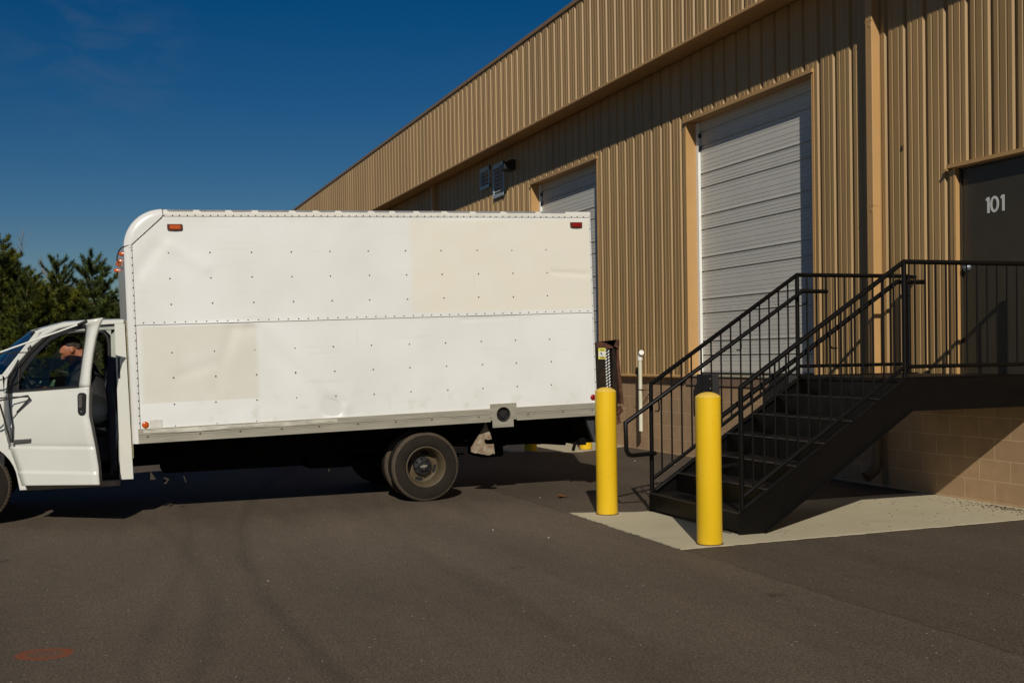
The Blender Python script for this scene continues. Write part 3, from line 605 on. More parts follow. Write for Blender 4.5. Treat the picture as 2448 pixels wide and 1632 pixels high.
for k in range(1, n_r):
    y = sy0+.005+(k-1)*ru; z = -.016+k*ri
    q = MB()
    q.box((XF+.006, y-.0, z-.045), (XN-.006, y+.008, z+.004), 1); q.box((XF+.006, y+.008, z-.005), (XN-.006, y+ru+.02, z+.002)); q.box((XF+.006, y+ru, z), (XN-.006, y+ru+.006, z+ri-.045), 1)
    q.tube([(XF+.006, y+.003, z-.004), (XN-.006, y+.003, z-.004)], .009, 8, 2)
    if k == 1: q.box((XF+.006, sy0+.003, .012), (XN-.006, sy0+.010, z-.01), 1)
    q.box((XF+.006, y+.02, z-.05), (XF+.05, y+ru-.02, z-.006)); q.box((XN-.05, y+.02, z-.05), (XN-.006, y+ru-.02, z-.006))
    q.build('tread', [M['tread'], M['steel'], M['nosing']], st)
lp = MB(); lp.box((XF+.006, -1.475, LZ-.03), (XN-.006, -.012, LZ)); lp.box((XF+.006, -.08, .95), (XN-.006, -.02, LZ-.031)); lp.box((XF+.006, -1.42, .98), (XN-.006, -1.38, LZ-.031)); lp.build('landing_plate', M['tread'], st)
RR = .021
for X in (XN, XF):
    zt = 2.245; z0 = 1.195
    ye = -.13
    q = MB(); yp = sy0+.03
    q.tube([(X, yp, zl(yp)), (X, yp, z0-.0), ] , .0215, 12)
    q.build('railing_post', M['steel'], st, smooth=40)
    q = MB(); q.tube([(X, -1.49, 1.24), (X, -1.49, zt)], .0215, 12); q.build('railing_post', M['steel'], st, smooth=40)
    q = MB(); q.tube([(X, ye, 1.24), (X, ye, zt)], .0215, 12); q.build('railing_post', M['steel'], st, smooth=40)
    q = MB(); q.tube([(X, yp, z0-.02), (X, yp, z0), (X, -1.49, zt), (X, ye, zt)], RR, 12)
    if X == XF: q.tube([(X, ye, zt-.005), (X, ye+.09, zt-.012)], RR, 12)
    q.build('top_rail', M['steel'], st, smooth=30)
    q = MB(); q.tube([(X, yp, .29), (X, -1.49, 1.335), (X, ye, 1.335)], RR*.85, 12); q.build('bottom_rail', M['steel'], st, smooth=30)
    # pickets
    q = MB()
    def zr(y): return z0+(y-yp)*(zt-z0)/(-1.49-yp) if y < -1.49 else zt
    def zbr(y): return .29+(y-yp)*(1.335-.29)/(-1.49-yp) if y < -1.49 else 1.335
    ys = [yp+(-1.49-yp)*k/15 for k in range(1, 15)] + [-1.49+(ye+1.49)*k/12 for k in range(1, 12)]
    for y in ys: q.tube([(X, y, zbr(y)), (X, y, zr(y))], .0085, 8)
    each(q, 'picket', M['steel'], st, smooth=40)
    # grab rail with its loop end
    s_ = 1 if X == XF else -1; xh = X+s_*.09
    sl = (2.077-.842)/(-1.49+3.45)
    q = MB(); q.tube([(X+s_*.02, -3.13, .545), (xh-s_*.0, -3.15, .545), (xh, -3.385, .535), (xh, -3.425, .548), (xh, -3.445, .59), (xh, -3.45, .842), (xh, -1.49, 2.077), (xh, -1.20, 2.077)], .0205, 12)
    q.build('grab_rail', M['steel'], st, smooth=30)
    for yb in (-3.10, -2.2, -1.44):
        zz = .842+(yb+3.45)*sl if yb < -1.49 else 2.077
        q = MB(); q.tube([(xh, yb, zz-.015), (xh, yb+.005, zz-.10), (xh-s_*.03, yb+.01, zz-.125), (X, yb+.01, zz-.125)], .007, 8); q.build('rail_bracket', M['steel'], st)

# ================================================================= BOLLARDS
def bollard(loc, label, top=1.15):
    o = thing('bollard', loc, label, 'bollard', 'yellow steel bollards')
    q = MB(); q.lathe([(.098, 0), (.100, .004), (.100, top)], (0, 0, 0), 'Z', 40); c = q.build('post', M['yellow'], o, smooth=40); c.location = (0, 0, 0)
    q = MB(); q.lathe([(.101, top), (.098, top+.006), (.08, top+.022), (.05, top+.036), (.02, top+.042), (0, top+.043)], (0, 0, 0), 'Z', 40); c = q.build('cap', M['yellowdome'], o, smooth=60); c.location = (0, 0, 0)
    q = MB(); random.seed(5)
    pr = []
    for k in range(48):
        t = 2*math.pi*k/48; rr = .1025+random.random()*.006; pr.append((rr*math.cos(t), rr*math.sin(t)))
    q.prism(pr, 2, -.001, .006); c = q.build('rust_ring', M['rust'], o); c.location = (0, 0, 0)
    return o
b1 = bollard((-7.93, -3.59, -.016), 'nearest yellow bollard standing in front of the stair foot, right of the other front one')
def cb(loc, label):
    c = copy_tree(b1); c.location = loc; c['label'] = label; return c
cb((-9.83, -3.59, -.016), 'yellow bollard on the left corner of the concrete pad, just behind the truck')
cb((-16.72, -.75, -.016), 'far yellow bollard glimpsed under the truck tail, standing on a pale apron in the sun')
cb((-16.87, -1.63, -.016), 'far yellow bollard glimpsed under the truck, half shaded and left of the sunlit one')

# ================================================================= BOX TRUCK
RK = R(1.35); BO = Vector((-11.5, -2.93, .83)); BL = 4.835; BW = 2.30
tr = thing('box_truck', (-12.65, -4.855, -.022), 'white cutaway van with a dented box body backed towards the loading dock, driver door open', 'truck')
def bbuild(mb, name, mats, parent=None, **k):
    if parent is None or parent == tr: return mb.build(name, mats, tr, loc=BO, rot=(RK, 0, 0), **k)
    return mb.build(name, mats, parent, **k)
def B(u, v, x=0): return (x, -u, v)
def boxw(u, v, x=0):                       # box frame to world
    return Vector((BO.x+x, BO.y - u*math.cos(RK) - v*math.sin(RK), BO.z - u*math.sin(RK) + v*math.cos(RK)))
c_ = MB()
ARC = [(4.466+.365*math.sin(R(t)), 1.852+.362*math.cos(R(t))) for t in range(0, 91, 9)]
prof = [(0, 0), (0, 2.195)] + ARC + [(4.831, 0)]
c_.prism([(-u, v) for u, v in prof], 0, -.012, -BW)
cargo = bbuild(c_, 'cargo_box', M['capw'], smooth=25)
# skins
def gauss(a, s_): return math.exp(-a*a/(2*s_*s_))
def segd(u, v, a, b):
    ax, ay = a; bx, by = b; L2 = (bx-ax)**2+(by-ay)**2; t = max(0, min(1, ((u-ax)*(bx-ax)+(v-ay)*(by-ay))/L2)); return math.hypot(u-ax-t*(bx-ax), v-ay-t*(by-ay)), t
def dent(u, v):
    d = .0022*noise.noise(Vector((u*1.1, v*1.4, 3))) + .0009*noise.noise(Vector((u*4, v*4, 9)))
    s_, t = segd(u, v, (3.62, 1.0), (2.92, .22)); d -= .006*gauss(s_, .06)*(.3+.7*t); d += .0025*gauss(s_-.13, .06)
    s_, t = segd(u, v, (3.86, 1.05), (4.05, .45)); d -= .0035*gauss(s_, .045)*(1-.6*t)
    s_, t = segd(u, v, (4.05, .72), (4.38, .62)); d -= .002*gauss(s_, .04)
    s_, t = segd(u, v, (4.72, 1.62), (4.55, 1.84)); d -= .0035*gauss(s_, .05)
    s_, t = segd(u, v, (4.4, 1.86), (4.1, 1.66)); d += .004*gauss(s_, .05)
    d -= .020*gauss(math.hypot(u-2.88, (v-.20)*1.1), .07); d += .010*gauss(math.hypot(u-2.80, v-.22), .05)
    d -= .007*gauss(math.hypot(u-3.71, v-1.07), .05)
    s_, t = segd(u, v, (.45, 1.56), (.02, 1.53)); d -= .003*gauss(s_, .018)
    s_, t = segd(u, v, (1.5, 1.08), (.9, 1.10)); d -= .003*gauss(s_, .015)
    return d
def skinpanel(u0, u1, v0, v1, x, nu, nv, lip=None):
    q = MB(); rows = []
    for j in range(nv+1):
        v = v0+(v1-v0)*j/nv; row = []
        for i in range(nu+1):
            u = u0+(u1-u0)*i/nu; e = min(1, min(u-u0, u1-u, v-v0, v1-v)/.05)
            xx = x+2.1*dent(u, v)*max(0, e)
            if lip and j == 0: xx += lip(u)
            row.append(B(u, v, xx))
        rows.append(row)
    q.grid(rows)
    if v1 > 2: 
        kf = [f for f in q.f if sum((-q.v[i][1]-4.47)/.29+(q.v[i][2]-1.862)/.285 for i in f)/4 < 1.12 or -q.v[f[0]][1] < 4.46 or q.v[f[0]][2] < 1.86]; q.f = kf; q.m = [0]*len(kf)
    return q
q = skinpanel(.006, 4.757, 1.115, 2.147, .0045, 230, 52, lambda u: .006*gauss(u-3.9, .35)*(1 if u > 3.6 else .4))
o = bbuild(q, 'upper_side_panel', M['skin_truck'], cargo, smooth=60, recalc=False); o['label'] = 'upper aluminium side panel, creamier towards the rear'
q = skinpanel(.006, 4.757, .125, 1.118, .0, 230, 52)
o = bbuild(q, 'lower_side_panel', M['skin_truck'], cargo, smooth=60, recalc=False); o['label'] = 'lower aluminium side panel with a cream patch and dents'
# shadow gaps at the seams drawn as dark strips; posts and rails
q = MB(); q.box(B(4.757, 1.112, -.002), B(.006, 1.1155, .0042)); q.box(B(4.760, .12, -.002), B(4.7565, 1.88, .0052)); q.box(B(4.46, 2.1445, -.002), B(.006, 2.1475, .0062))
bbuild(q, 'seam_gap', M['rivet'], cargo)
q = MB()
pp_ = [(4.760, .004), (4.775, .006), (4.795, .004), (4.815, -.002), (4.828, -.014), (4.834, -.03), (4.834, -.06), (4.76, -.06)]
q.add([(x, -u, -.013) for u, x in pp_] + [(x, -u, 1.862) for u, x in pp_], [(i, (i+1) % 8, (i+1) % 8+8, i+8) for i in range(8)] + [tuple(range(8)), tuple(range(15, 7, -1))])
bbuild(q, 'corner_post', M['capw'], cargo, smooth=50)
q = MB()
pp_ = [(2.147, .006), (2.19, .008), (2.204, .002), (2.212, -.012), (2.214, -.05), (2.147, -.05)]
q.add([(x, 0.012, v) for v, x in pp_] + [(x, -4.47, v) for v, x in pp_], [(i, (i+1) % 6, (i+1) % 6+6, i+6) for i in range(6)] + [tuple(range(6)), tuple(range(11, 5, -1))])
bbuild(q, 'top_rail', mat('white_top_rail', (.72, .70, .64), .45, noise_scale=4, col2=(.62, .6, .54)), cargo, smooth=35)
q = MB()
random.seed(11); y = -4.42
while y < -.25:
    ln = .2+random.random()*.18; yy = y+ln
    q.add([(.0092, y+.02*random.random(), 2.192), (.0092, yy-.05, 2.190+.004*random.random()), (.0035, yy-.04, 2.206), (-.010, yy-.05, 2.2128), (-.012, y, 2.2132), (.0035, y-.01, 2.206)], [(0, 1, 2, 5), (5, 2, 3, 4)])
    y = yy+.02
bbuild(q, 'roof_edge_reflection', mat('grey_edge_reflection', (.26, .26, .27), .6, noise_amt=.3), cargo, recalc=False)  # grey dashes painted where the rounded roof edge reflects
q = MB(); q.box((-BW, 0.0, -.012), (.003, .012, 2.205)); q.box((-.03, -.004, -.012), (.0045, .0125, 2.205)); bbuild(q, 'rear_frame', M['capw'], cargo, bevel=.002)
# fibreglass corner cap
q = MB(); rows = []; RC = .372
cx_, cz_ = 4.462, 1.852
for t in range(0, 91, 6):
    row = []
    for ph in range(0, 91, 15):
        rr = RC-.07+.07*math.sin(R(ph)); xx = -.055+.068*math.cos(R(ph))
        row.append(B(cx_+rr*math.sin(R(t)), cz_+rr*math.cos(R(t)), xx))
    rows.append(row)
q.grid(rows)
arc = [(cx_+(RC-.07)*math.sin(R(t)), cz_+(RC-.07)*math.cos(R(t))) for t in range(0, 91, 6)]
poly = [(4.478, 2.138)] + arc[1:-1] + [(4.762, 1.882)]
poly = [(4.472, arc[0][1])] + poly if False else poly
def capx(u, v): return .013+.004*gauss(math.hypot(u-4.66, v-2.05), .12)
n_ = len(poly); cen = (sum(p[0] for p in poly)/n_, sum(p[1] for p in poly)/n_)
q.add([B(u, v, .013) for u, v in poly] + [B(cen[0], cen[1], .019)], [(i, (i+1) % n_, n_) for i in range(n_)])
q.add([B(4.466, 2.224, .0), B(4.466, 2.154, .013), B(4.478, 2.138, .013), B(arc[1][0], arc[1][1], .013)], [(0, 1, 2, 3)])
q.add([B(4.834, 1.862, -.01), B(4.764, 1.866, .013), B(4.762, 1.882, .013), B(arc[-2][0], arc[-2][1], .013)], [(0, 1, 2, 3)])
bbuild(q, 'corner_cap', M['capw'], cargo, smooth=50)
q = MB(); q.tube([B(4.467, 2.222, .006), B(4.467, 2.158, .010), B(4.480, 2.136, .011), B(4.760, 1.880, .010), B(4.775, 1.874, .009), B(4.834, 1.862, -.006), B(4.837, 1.861, -.1)], .0035, 6); bbuild(q, 'cap_seam', M['rivet'], cargo)
# rivets
q = MB()
def rv(u, v, r=.0052, x=.005): q.lathe([(0, .0038), (r*.7, .003), (r, 0)], (x, -u, v), 'X', 8)
random.seed(2)
for k in range(62): rv(4.452-k*.0718+random.uniform(-.004, .004), 2.155+random.uniform(-.002, .002), .0070, .007)
for k in range(48): rv(4.69-k*.0985+random.uniform(-.004, .004), 1.1195+.014, .0070, .0055)
for v in (1.80, 1.554, 1.306):
    for k in range(11): rv(4.43-k*.3905+random.uniform(-.006, .006), v+random.uniform(-.003, .003), .0078, .006)
for v in (.842, .598, .347):
    for k in range(11): rv(4.435-k*.3920+random.uniform(-.006, .006), v+random.uniform(-.003, .003), .0078, .002)
for u in (4.438, 4.045, 3.665): rv(u, .138, .0055, .001)
for k in range(26): rv(4.764, 1.897-k*.0715, .0072, .0055)
for k in range(16): rv(-.003, 2.161-k*.139, .006, .0045)
for u, v in ((4.70, 1.935), (4.64, 1.99), (4.565, 2.06), (4.49, 2.13), (2.868, .355-.012)): rv(u, v, .005, .012 if v > 1 else .002)
o = bbuild(q, 'rivets', M['rivet'], cargo, smooth=60); o['kind'] = 'stuff'
# rub rail
q = MB()
for u0, u1 in ((-.012, .936), (1.234, 4.780)):
    q.box(B(u1, -.012, -.02), B(u0, .066, .020)); q.box(B(u1, .069, -.02), B(u0, .128, .014))
    q.box(B(u1, -.012, .020), B(u0, -.004, .026)); q.box(B(u1, .052, .020), B(u0, .0655, .0225))
beach(q, 'rub_rail', M['alu'], cargo, bevel=.002)
q = MB(); q.box(B(4.78, .0655, -.01), B(-.01, .0695, .013)); bbuild(q, 'rail_gap', M['void'], cargo)
q = MB()
for u in (4.696, 4.211, 3.829, 3.427, 3.054, 2.658, 2.264, 1.878, 1.366, .808, .404, .054): q.lathe([(0, .0095), (.007, .008), (.0115, 0)], (.020, -u, .052), 'X', 12)
beach(q, 'rail_bolt', M['aludk'], cargo, smooth=50)
q = MB(); random.seed(8); n_ = 60; top = []; bot = []
for i in range(n_+1):
    u = 4.733-(4.733-2.865)*i/n_; top.append(B(u, .117+random.uniform(-.003, .003), .017)); bot.append(B(u, .080+.006*math.sin(u*7)+random.uniform(-.0015, .0015), .0165+.006*gauss(u-4.2, .3)))
q.grid([bot, top]); bbuild(q, 'bent_skin_edge', mat('scraped_white_edge', (.60, .58, .50), .6, noise_scale=14, col2=(.34, .32, .26), stretch=(1, .6, 3)), cargo, recalc=False)
# fuel filler plate
q = MB(); n_ = 36; fc = (1.089, .062); ring = []
outer = [(1.234, .176), (.938, .176), (.938, .003), (.977, .003), (.977, -.074), (1.214, -.074), (1.214, .003), (1.234, .003)]
bm = bmesh.new()
ov = [bm.verts.new(B(u, v, .024)) for u, v in outer]; iv = [bm.verts.new(B(fc[0]+.068*math.cos(2*math.pi*k/n_), fc[1]+.075*math.sin(2*math.pi*k/n_), .024)) for k in range(n_)]
es = [bm.edges.new((ov[i], ov[(i+1) % 8])) for i in range(8)] + [bm.edges.new((iv[i], iv[(i+1) % n_])) for i in range(n_)]
bmesh.ops.triangle_fill(bm, use_beauty=True, use_dissolve=False, edges=es)
bm.verts.ensure_lookup_table(); q.add([v.co[:] for v in bm.verts], [tuple(v.index for v in f.verts) for f in bm.faces] if not bm.verts.index_update() else []); bm.free()
fp = bbuild(q, 'fuel_filler_plate', M['alu'], cargo, solid=.006)
q = MB(); q.lathe([(.078, .030), (.075, .034), (.070, .032), (.066, .01), (.060, -.004), (0, -.004)], (0, -fc[0], fc[1]), 'X', 36); q.lathe([(0, .018), (.034, .018), (.038, .012), (.040, -.004)], (0, -fc[0]-.004, fc[1]-.006), 'X', 24); q.box((.016, -fc[0]-.030, fc[1]-.012), (.026, -fc[0]+.022, fc[1]))
bbuild(q, 'fuel_cap', M['plastic'], cargo, smooth=40)
q = MB()
for u, v in ((1.20, .168), (1.13, .168), (1.05, .169), (.975, .169), (.948, .15), (.948, .10), (.948, .06), (1.224, .14), (1.224, .08), (1.224, .03)): q.lathe([(0, .003), (.0045, 0)], (.0245, -u, v), 'X', 8)
beach(q, 'plate_screw', M['rivet'], cargo)
# lamps
def sidelamp(name, u0, u1, v0, v1, m_, lab):
    q = MB(); q.prism([(-u1, v1), (-u0, v1), (-u0, v0+.010), (-u0-.012, v0+.002), (-(u0+u1)/2, v0-.002), (-u1+.012, v0+.002), (-u1, v0+.010)], 0, .003, .022)
    o = bbuild(q, name, M['lenscase'], cargo, bevel=.003); o['label'] = lab
    q = MB(); q.box(B(u1-.024, v0+.012, .0205), B(u0+.018, v1-.010, .027)); bbuild(q, 'lens', m_, cargo, bevel=.003)
sidelamp('marker_lamp', 4.290, 4.431, 2.012, 2.072, M['orange'], 'amber side marker lamp')
sidelamp('marker_lamp', .093, .232, 2.036, 2.096, M['red'], 'red side marker lamp')
for u, v, m_, lab in ((4.711, .162, M['orange'], 'round amber reflector'), (.030, .186, M['red'], 'round red reflector')):
    q = MB(); q.lathe([(0, .012), (.02, .011), (.029, .007), (.033, 0)], (.001, -u, v), 'X', 24); o = bbuild(q, 'reflector', m_, cargo, smooth=60); o['label'] = lab
q = MB(); q.box(B(4.672, .135, .001), B(4.555, .207, .0025)); bbuild(q, 'faded_sticker', mat('faded_sticker', (.66, .65, .60), .6, noise_scale=30, col2=(.55, .53, .48)), cargo)
q = MB()
for x in (-.10, -.95, -1.15, -1.35, -2.20): q.lathe([(0, -.046), (.014, -.044), (.022, -.026), (.025, 0)], (x, -4.832, 1.80), 'Y', 16)
beach(q, 'clearance_lamp', M['orange'], cargo, smooth=50)
q = MB(); q.tube([B(4.84, 1.86, -.02), B(4.87, 1.84, -.12), B(4.885, 1.80, -.35), B(4.88, 1.79, -.7), B(4.86, 1.80, -.95)], .008, 8); bbuild(q, 'wiring_loom', M['grey'], cargo, smooth=60)
# tail lift folded behind the box
lg = MB()
lg.box((-11.60, -2.925, .60), (-11.52, -2.80, 1.56)); lg.box((-13.70, -2.925, .60), (-13.62, -2.80, 1.56)); lg.box((-13.70, -2.925, .60), (-11.52, -2.87, .72))
lift = lg.build('tail_lift', M['rustdk'], tr, bevel=.004)
q = MB(); q.prism([(-2.905, 1.55), (-2.70, 1.55), (-2.655, 1.645), (-2.615, 1.645), (-2.632, 1.59), (-2.625, 1.54), (-2.70, 1.585), (-2.80, 1.615), (-2.87, 1.625), (-2.905, 1.61)], 0, -11.60, -11.54); q.prism([(-2.905, 1.55), (-2.62, 1.55), (-2.62, 1.60), (-2.905, 1.60)], 0, -13.7, -11.61)
q.build('rusty_crossbar', M['rust'], lift)
q = MB(); q.prism([(-2.665, 1.575), (-2.625, 1.575), (-2.565, .93), (-2.60, .93)], 0, -13.6, -11.56); q.prism([(-2.70, 1.0), (-2.66, 1.0), (-2.60, .72), (-2.66, .70)], 0, -11.62, -11.56); q.tube([(-11.58, -2.62, .90), (-11.58, -2.60, .86), (-11.58, -2.64, .82)], .03, 8)
q.build('lift_deck', M['rust'], lift)
q = MB(); q.box((-11.615, -2.700, .80), (-11.56, -2.645, 1.575)); q.build('deck_hinge_rail', M['rustdk'], lift)
# expanded-metal step: white diamonds between crossed bars
q = MB(); q.box((-11.612, -2.785, .80), (-11.60, -2.72, 1.565)); q.build('step_backing', M['void'], lift)
q = MB(); z = .82; k = 0
while z < 1.55:
    for cc in range(2):
        y = -2.758+cc*.032+ (z-.82)*(-.03); zz = z+(cc*.018)
        q.add([(-11.555, y-.014, zz-.013), (-11.555, y+.002, zz-.010), (-11.555, y+.014, zz+.013), (-11.555, y-.002, zz+.010)], [(0, 1, 2, 3)])
    z += .034
q.build('mesh_step', M['seal'], lift, recalc=False)
q = MB(); q.box((-11.545, -2.885, 1.432), (-11.518, -2.80, 1.555)); lb = q.build('warning_label', M['label'], lift)
q = MB(); q.box((-11.5175, -2.880, 1.462), (-11.5165, -2.803, 1.515)); q.build('label_panel', M['labelw'], lift)
q = MB()
for z in (1.536, 1.524, 1.452, 1.440): q.box((-11.5175, -2.868, z), (-11.516, -2.812, z+.005))
q.ball((-11.516, -2.856, 1.508), .004, 6); q.prism([(-2.862, 1.500), (-2.850, 1.503), (-2.838, 1.497), (-2.842, 1.485), (-2.836, 1.472), (-2.843, 1.470), (-2.850, 1.483), (-2.853, 1.492), (-2.868, 1.494)], 0, -11.5164, -11.5155)
q.build('label_print', M['ink'], lift)
# textured tail plate and lift arms
q = MB(); q.prism([(-3.035, .80), (-2.935, .81), (-2.90, .53), (-2.935, .53)], 0, -11.56, -11.62); q.build('tail_plate', M['grit'], lift)
q = MB()
for X in (-12.3, -13.4): q.prism([(-3.9, .68), (-3.9, .80), (-2.95, .81), (-2.90, .50), (-3.3, .46), (-3.7, .52)], 0, X-.06, X); q.tube([(X+.03, -3.3, .50), (X+.03, -2.98, .47)], .03, 8)
q.box((-13.5, -2.98, .47), (-11.85, -2.90, .55)); q.box((-12.9, -2.96, .47), (-12.15, -2.60, .80)); q.tube([(-11.95, -3.02, .40), (-11.95, -2.99, .50)], .02, 8); q.tube([(-11.72, -3.04, .55), (-11.70, -3.0, .525), (-11.70, -2.93, .535)], .006, 6, 0)  # second box added as a black filler that blocks the view behind
q.build('lift_arms', M['chassis'], lift)

# chassis
q = MB()
for X in (-12.32, -13.10): q.prism([(-2.95, .58), (-2.95, .74), (-7.7, .63), (-9.9, .58), (-9.9, .42), (-7.7, .42)], 0, X-.07, X)
for y in (-3.2, -4.0, -5.6, -6.6, -7.5): q.box((-13.17, y-.05, .52), (-12.15, y+.05, .66))
for k in range(14): y = -3.1-k*.345; z = .815-(-y-2.93)*math.sin(RK); q.box((-13.5, y-.03, z-.10), (-11.82, y+.03, z-.005))
for X in (-12.3, -12.95): q.box((X-.05, -7.6, .62), (X+.05, -3.0, .72))
ch = q.build('chassis_frame', M['chassis'], tr)
q = MB(); q.prism([(-7.45, .33), (-7.45, .60), (-6.0, .63), (-6.0, .34)], 0, -12.82, -12.36); q.prism([(-5.95, .30), (-5.95, .50), (-5.45, .50), (-5.45, .30)], 0, -12.9, -12.4); q.build('fuel_tank', M['chassis'], ch, bevel=.03)
q = MB(); q.box((-12.8, -4.0, .34), (-12.32, -3.72, .80)); q.box((-12.85, -3.95, .47), (-12.28, -2.95, .83)); q.build('pump_box', M['chassis'], ch, bevel=.02)  # second box added as a black screen hiding the sunlit ground beyond
q = MB(); q.tube([(-13.5, -4.855, .34), (-11.8, -4.855, .34)], .045, 12); q.ball((-12.65, -4.88, .34), .17, 12, sc=(1, .9, 1)); q.tube([(-12.65, -4.9, .36), (-12.65, -7.6, .45)], .04, 10)
for X in (-12.15, -13.15):
    for k in range(4): q.box((X-.035, -5.45+.06*k, .40-.02*k), (X+.035, -4.26-.06*k, .415-.02*k))
q.build('rear_axle', M['chassis'], ch, smooth=40)
q = MB(); q.tube([(-12.7, -7.0, .38), (-12.75, -6.0, .40), (-12.7, -5.3, .46), (-12.7, -4.3, .48), (-12.6, -3.6, .47)], .035, 10); q.build('exhaust_pipe', M['rustdk'], ch, smooth=60)
q = MB(); q.prism([(-7.585, .395), (-7.535, .315), (-7.59, .312)], 0, -11.96, -11.945); q.tube([(-11.9, -7.46, .33), (-11.9, -7.42, .31), (-11.9, -7.44, .28), (-11.9, -7.46, .27)], .008, 6); q.tube([(-11.92, -7.27, .335), (-11.92, -7.25, .275)], .006, 6); q.tube([(-11.95, -5.80, .33), (-11.95, -5.80, .31)], .008, 6)
each(q, 'hanging_bracket', mat('muddy_bracket', (.05, .04, .028), .9), ch)
# mud flap: pale plate cut to its sunlit part, torn along the bottom
q = MB(); crop = [(1078, 940), (1078, 970), (1110, 1070), (1117, 1105), (1090, 1110), (1060, 1105), (1062, 1128), (1068, 1147), (1100, 1150), (1130, 1147), (1134, 1190), (1138, 1235), (1122, 1231), (1105, 1243), (1085, 1246), (1060, 1238), (1040, 1236), (1010, 1226), (990, 1228), (962, 1215), (960, 1180), (1010, 1090), (1060, 1000)]
def mf(x, y, o_=0): Y = -4.152+(x-1078)*.0013; return (-11.62-(-4.08-Y)*.45-o_, Y-o_*.4, .763-(y-970)*.00123)
n_ = len(crop); q.add([mf(*c_) for c_ in crop] + [mf(*c_, .008) for c_ in crop], [tuple(range(n_)), tuple(range(2*n_-1, n_-1, -1))] + [(i, i+n_, (i+1) % n_+n_, (i+1) % n_) for i in range(n_)])
q.build('mud_flap', M['mud'], tr)
q = MB(); q.box((-12.3, -4.115, .42), (-11.75, -4.10, .80)); q.build('mud_flap', M['chassis'], tr)  # black sheet stands in for the shaded part of the flap
q = MB(); q.prism([(-13.1, .42), (-13.1, .8), (-13.65, .8), (-13.65, .42)], 1, -4.125, -4.115); q.build('mud_flap', M['mud'], tr)

# wheels
def wheel(name, X, Y, Z, out=1, dual=True, cap=True):
    q = MB(); r = .362
    prof = [(.208, -.016), (.222, -.004), (.245, .001), (.285, .003), (.318, -.003), (.334, -.010), (.338, -.0115), (.350, -.020), (.357, -.032), (r, -.048), (r, -.165), (.357, -.181), (.345, -.197), (.318, -.209), (.285, -.214), (.222, -.205), (.208, -.195)]
    ms = [0]*(len(prof)-1); ms[5] = ms[6] = ms[7] = 1; ms[8] = 1
    q.lathe([(a, b*out) for a, b in prof], (X, Y, Z), 'X', 72, ms=ms)
    # shoulder lugs
    for k in range(64):
        t = 2*math.pi*k/64
        for rad, xo in ((.3505, -.024), (.360, -.043)):
            c = Vector((X+xo*out, Y+rad*math.cos(t), Z+rad*math.sin(t))); e1 = Vector((0, -math.sin(t), math.cos(t))); e2 = Vector((0, math.cos(t), math.sin(t)))*.0035; e3 = Vector((out*.012, 0, 0))
            s1 = e1*.009
            q.add([c-s1-e2-e3, c+s1-e2-e3, c+s1+e2*.6-e3, c-s1+e2*.6-e3, c-s1-e2+e3, c+s1-e2+e3, c+s1+e2*.2+e3, c-s1+e2*.2+e3], [(0,3,2,1),(4,5,6,7),(0,1,5,4),(1,2,6,5),(2,3,7,6),(3,0,4,7)], 1)
    for xo in (-.075, -.107, -.139):
        for k in range(56):
            t = 2*math.pi*(k+(.5 if xo == -.107 else 0))/56; c = Vector((X+xo*out, Y+(r+.002)*math.cos(t), Z+(r+.002)*math.sin(t))); e1 = Vector((0, -math.sin(t), math.cos(t)))*.013; e3 = Vector((.012, .0, 0)); e2 = Vector((0, math.cos(t), math.sin(t)))*.004
            q.add([c-e1-e3-e2*2, c+e1-e3-e2*2, c+e1+e3-e2*2, c-e1+e3-e2*2, c-e1-e3, c+e1-e3, c+e1+e3, c-e1+e3], [(4,5,6,7),(0,1,5,4),(1,2,6,5),(2,3,7,6),(3,0,4,7)], 0)
    o = q.build(name, [M['tyre'], M['tyreedge']], tr, smooth=35)
    q = MB(); D = .180 if dual else .05
    prof = [(.210, -.014), (.214, -.006), (.208, -.004), (.200, -.010), (.197, -.030), (.186, -.040), (.178, -.075), (.166, -D*.95), (.150, -D-.004), (.128, -D+.002), (.105, -D+.014), (.098, -D+.016), (.04, -D+.016), (0, -D+.016)]
    q.lathe([(a, b*out) for a, b in prof], (X, Y, Z), 'X', 56); q.build('rim', M['rim'], o, smooth=40)
    q = MB()
    for k in range(4):
        t = R(-12-96*k) if False else R(-14-90*k)
        q.disc((X+(-D+.0045)*out, Y+.143*math.cos(t), Z+.143*math.sin(t)), .023, 'X', 20, ry=.045, rot=t)
    each(q, 'hand_hole', M['void'], o)
    if cap:
        q = MB(); c0 = -D+.016
        q.lathe([(.100, c0*out), (.100, (c0+.02)*out), (.094, (c0+.032)*out), (.06, (c0+.038)*out), (.054, (c0+.04)*out), (.052, (c0+.062)*out), (.047, (c0+.068)*out), (0, (c0+.070)*out)], (X, Y, Z), 'X', 36)
        for k in range(8):
            t = 2*math.pi*k/8+.2; q.lathe([(.016, (c0+.02)*out), (.015, (c0+.044)*out), (.010, (c0+.049)*out), (0, (c0+.050)*out)], (X, Y+.079*math.cos(t), Z+.079*math.sin(t)), 'X', 12)
        q.build('hub_cap', M['hub'], o, smooth=40)
        if out > 0:
            xx = X+c0+.070
            q = MB(); em = [(-.040, -.009), (-.016, -.009), (-.014, -.016), (.014, -.016), (.016, -.009), (.034, -.009), (.040, .009), (.016, .009), (.014, .016), (-.014, .016), (-.016, .009), (-.034, .009)]
            q.prism([(Y+a, Z+b+a*.10) for a, b in em], 0, xx-.001, xx+.003); q.build('badge', M['chrome'], o)
    return o
M['tyreedge'] = mat('dusty_tyre_shoulder', (.11, .08, .05), .9, noise_scale=60, col2=(.035, .028, .02), bump=.4, bump_scale=80)
WZ = .340
wheel('wheel', -11.56, -4.855, WZ); wheel('wheel', -11.86, -4.855, WZ, cap=False, dual=False)
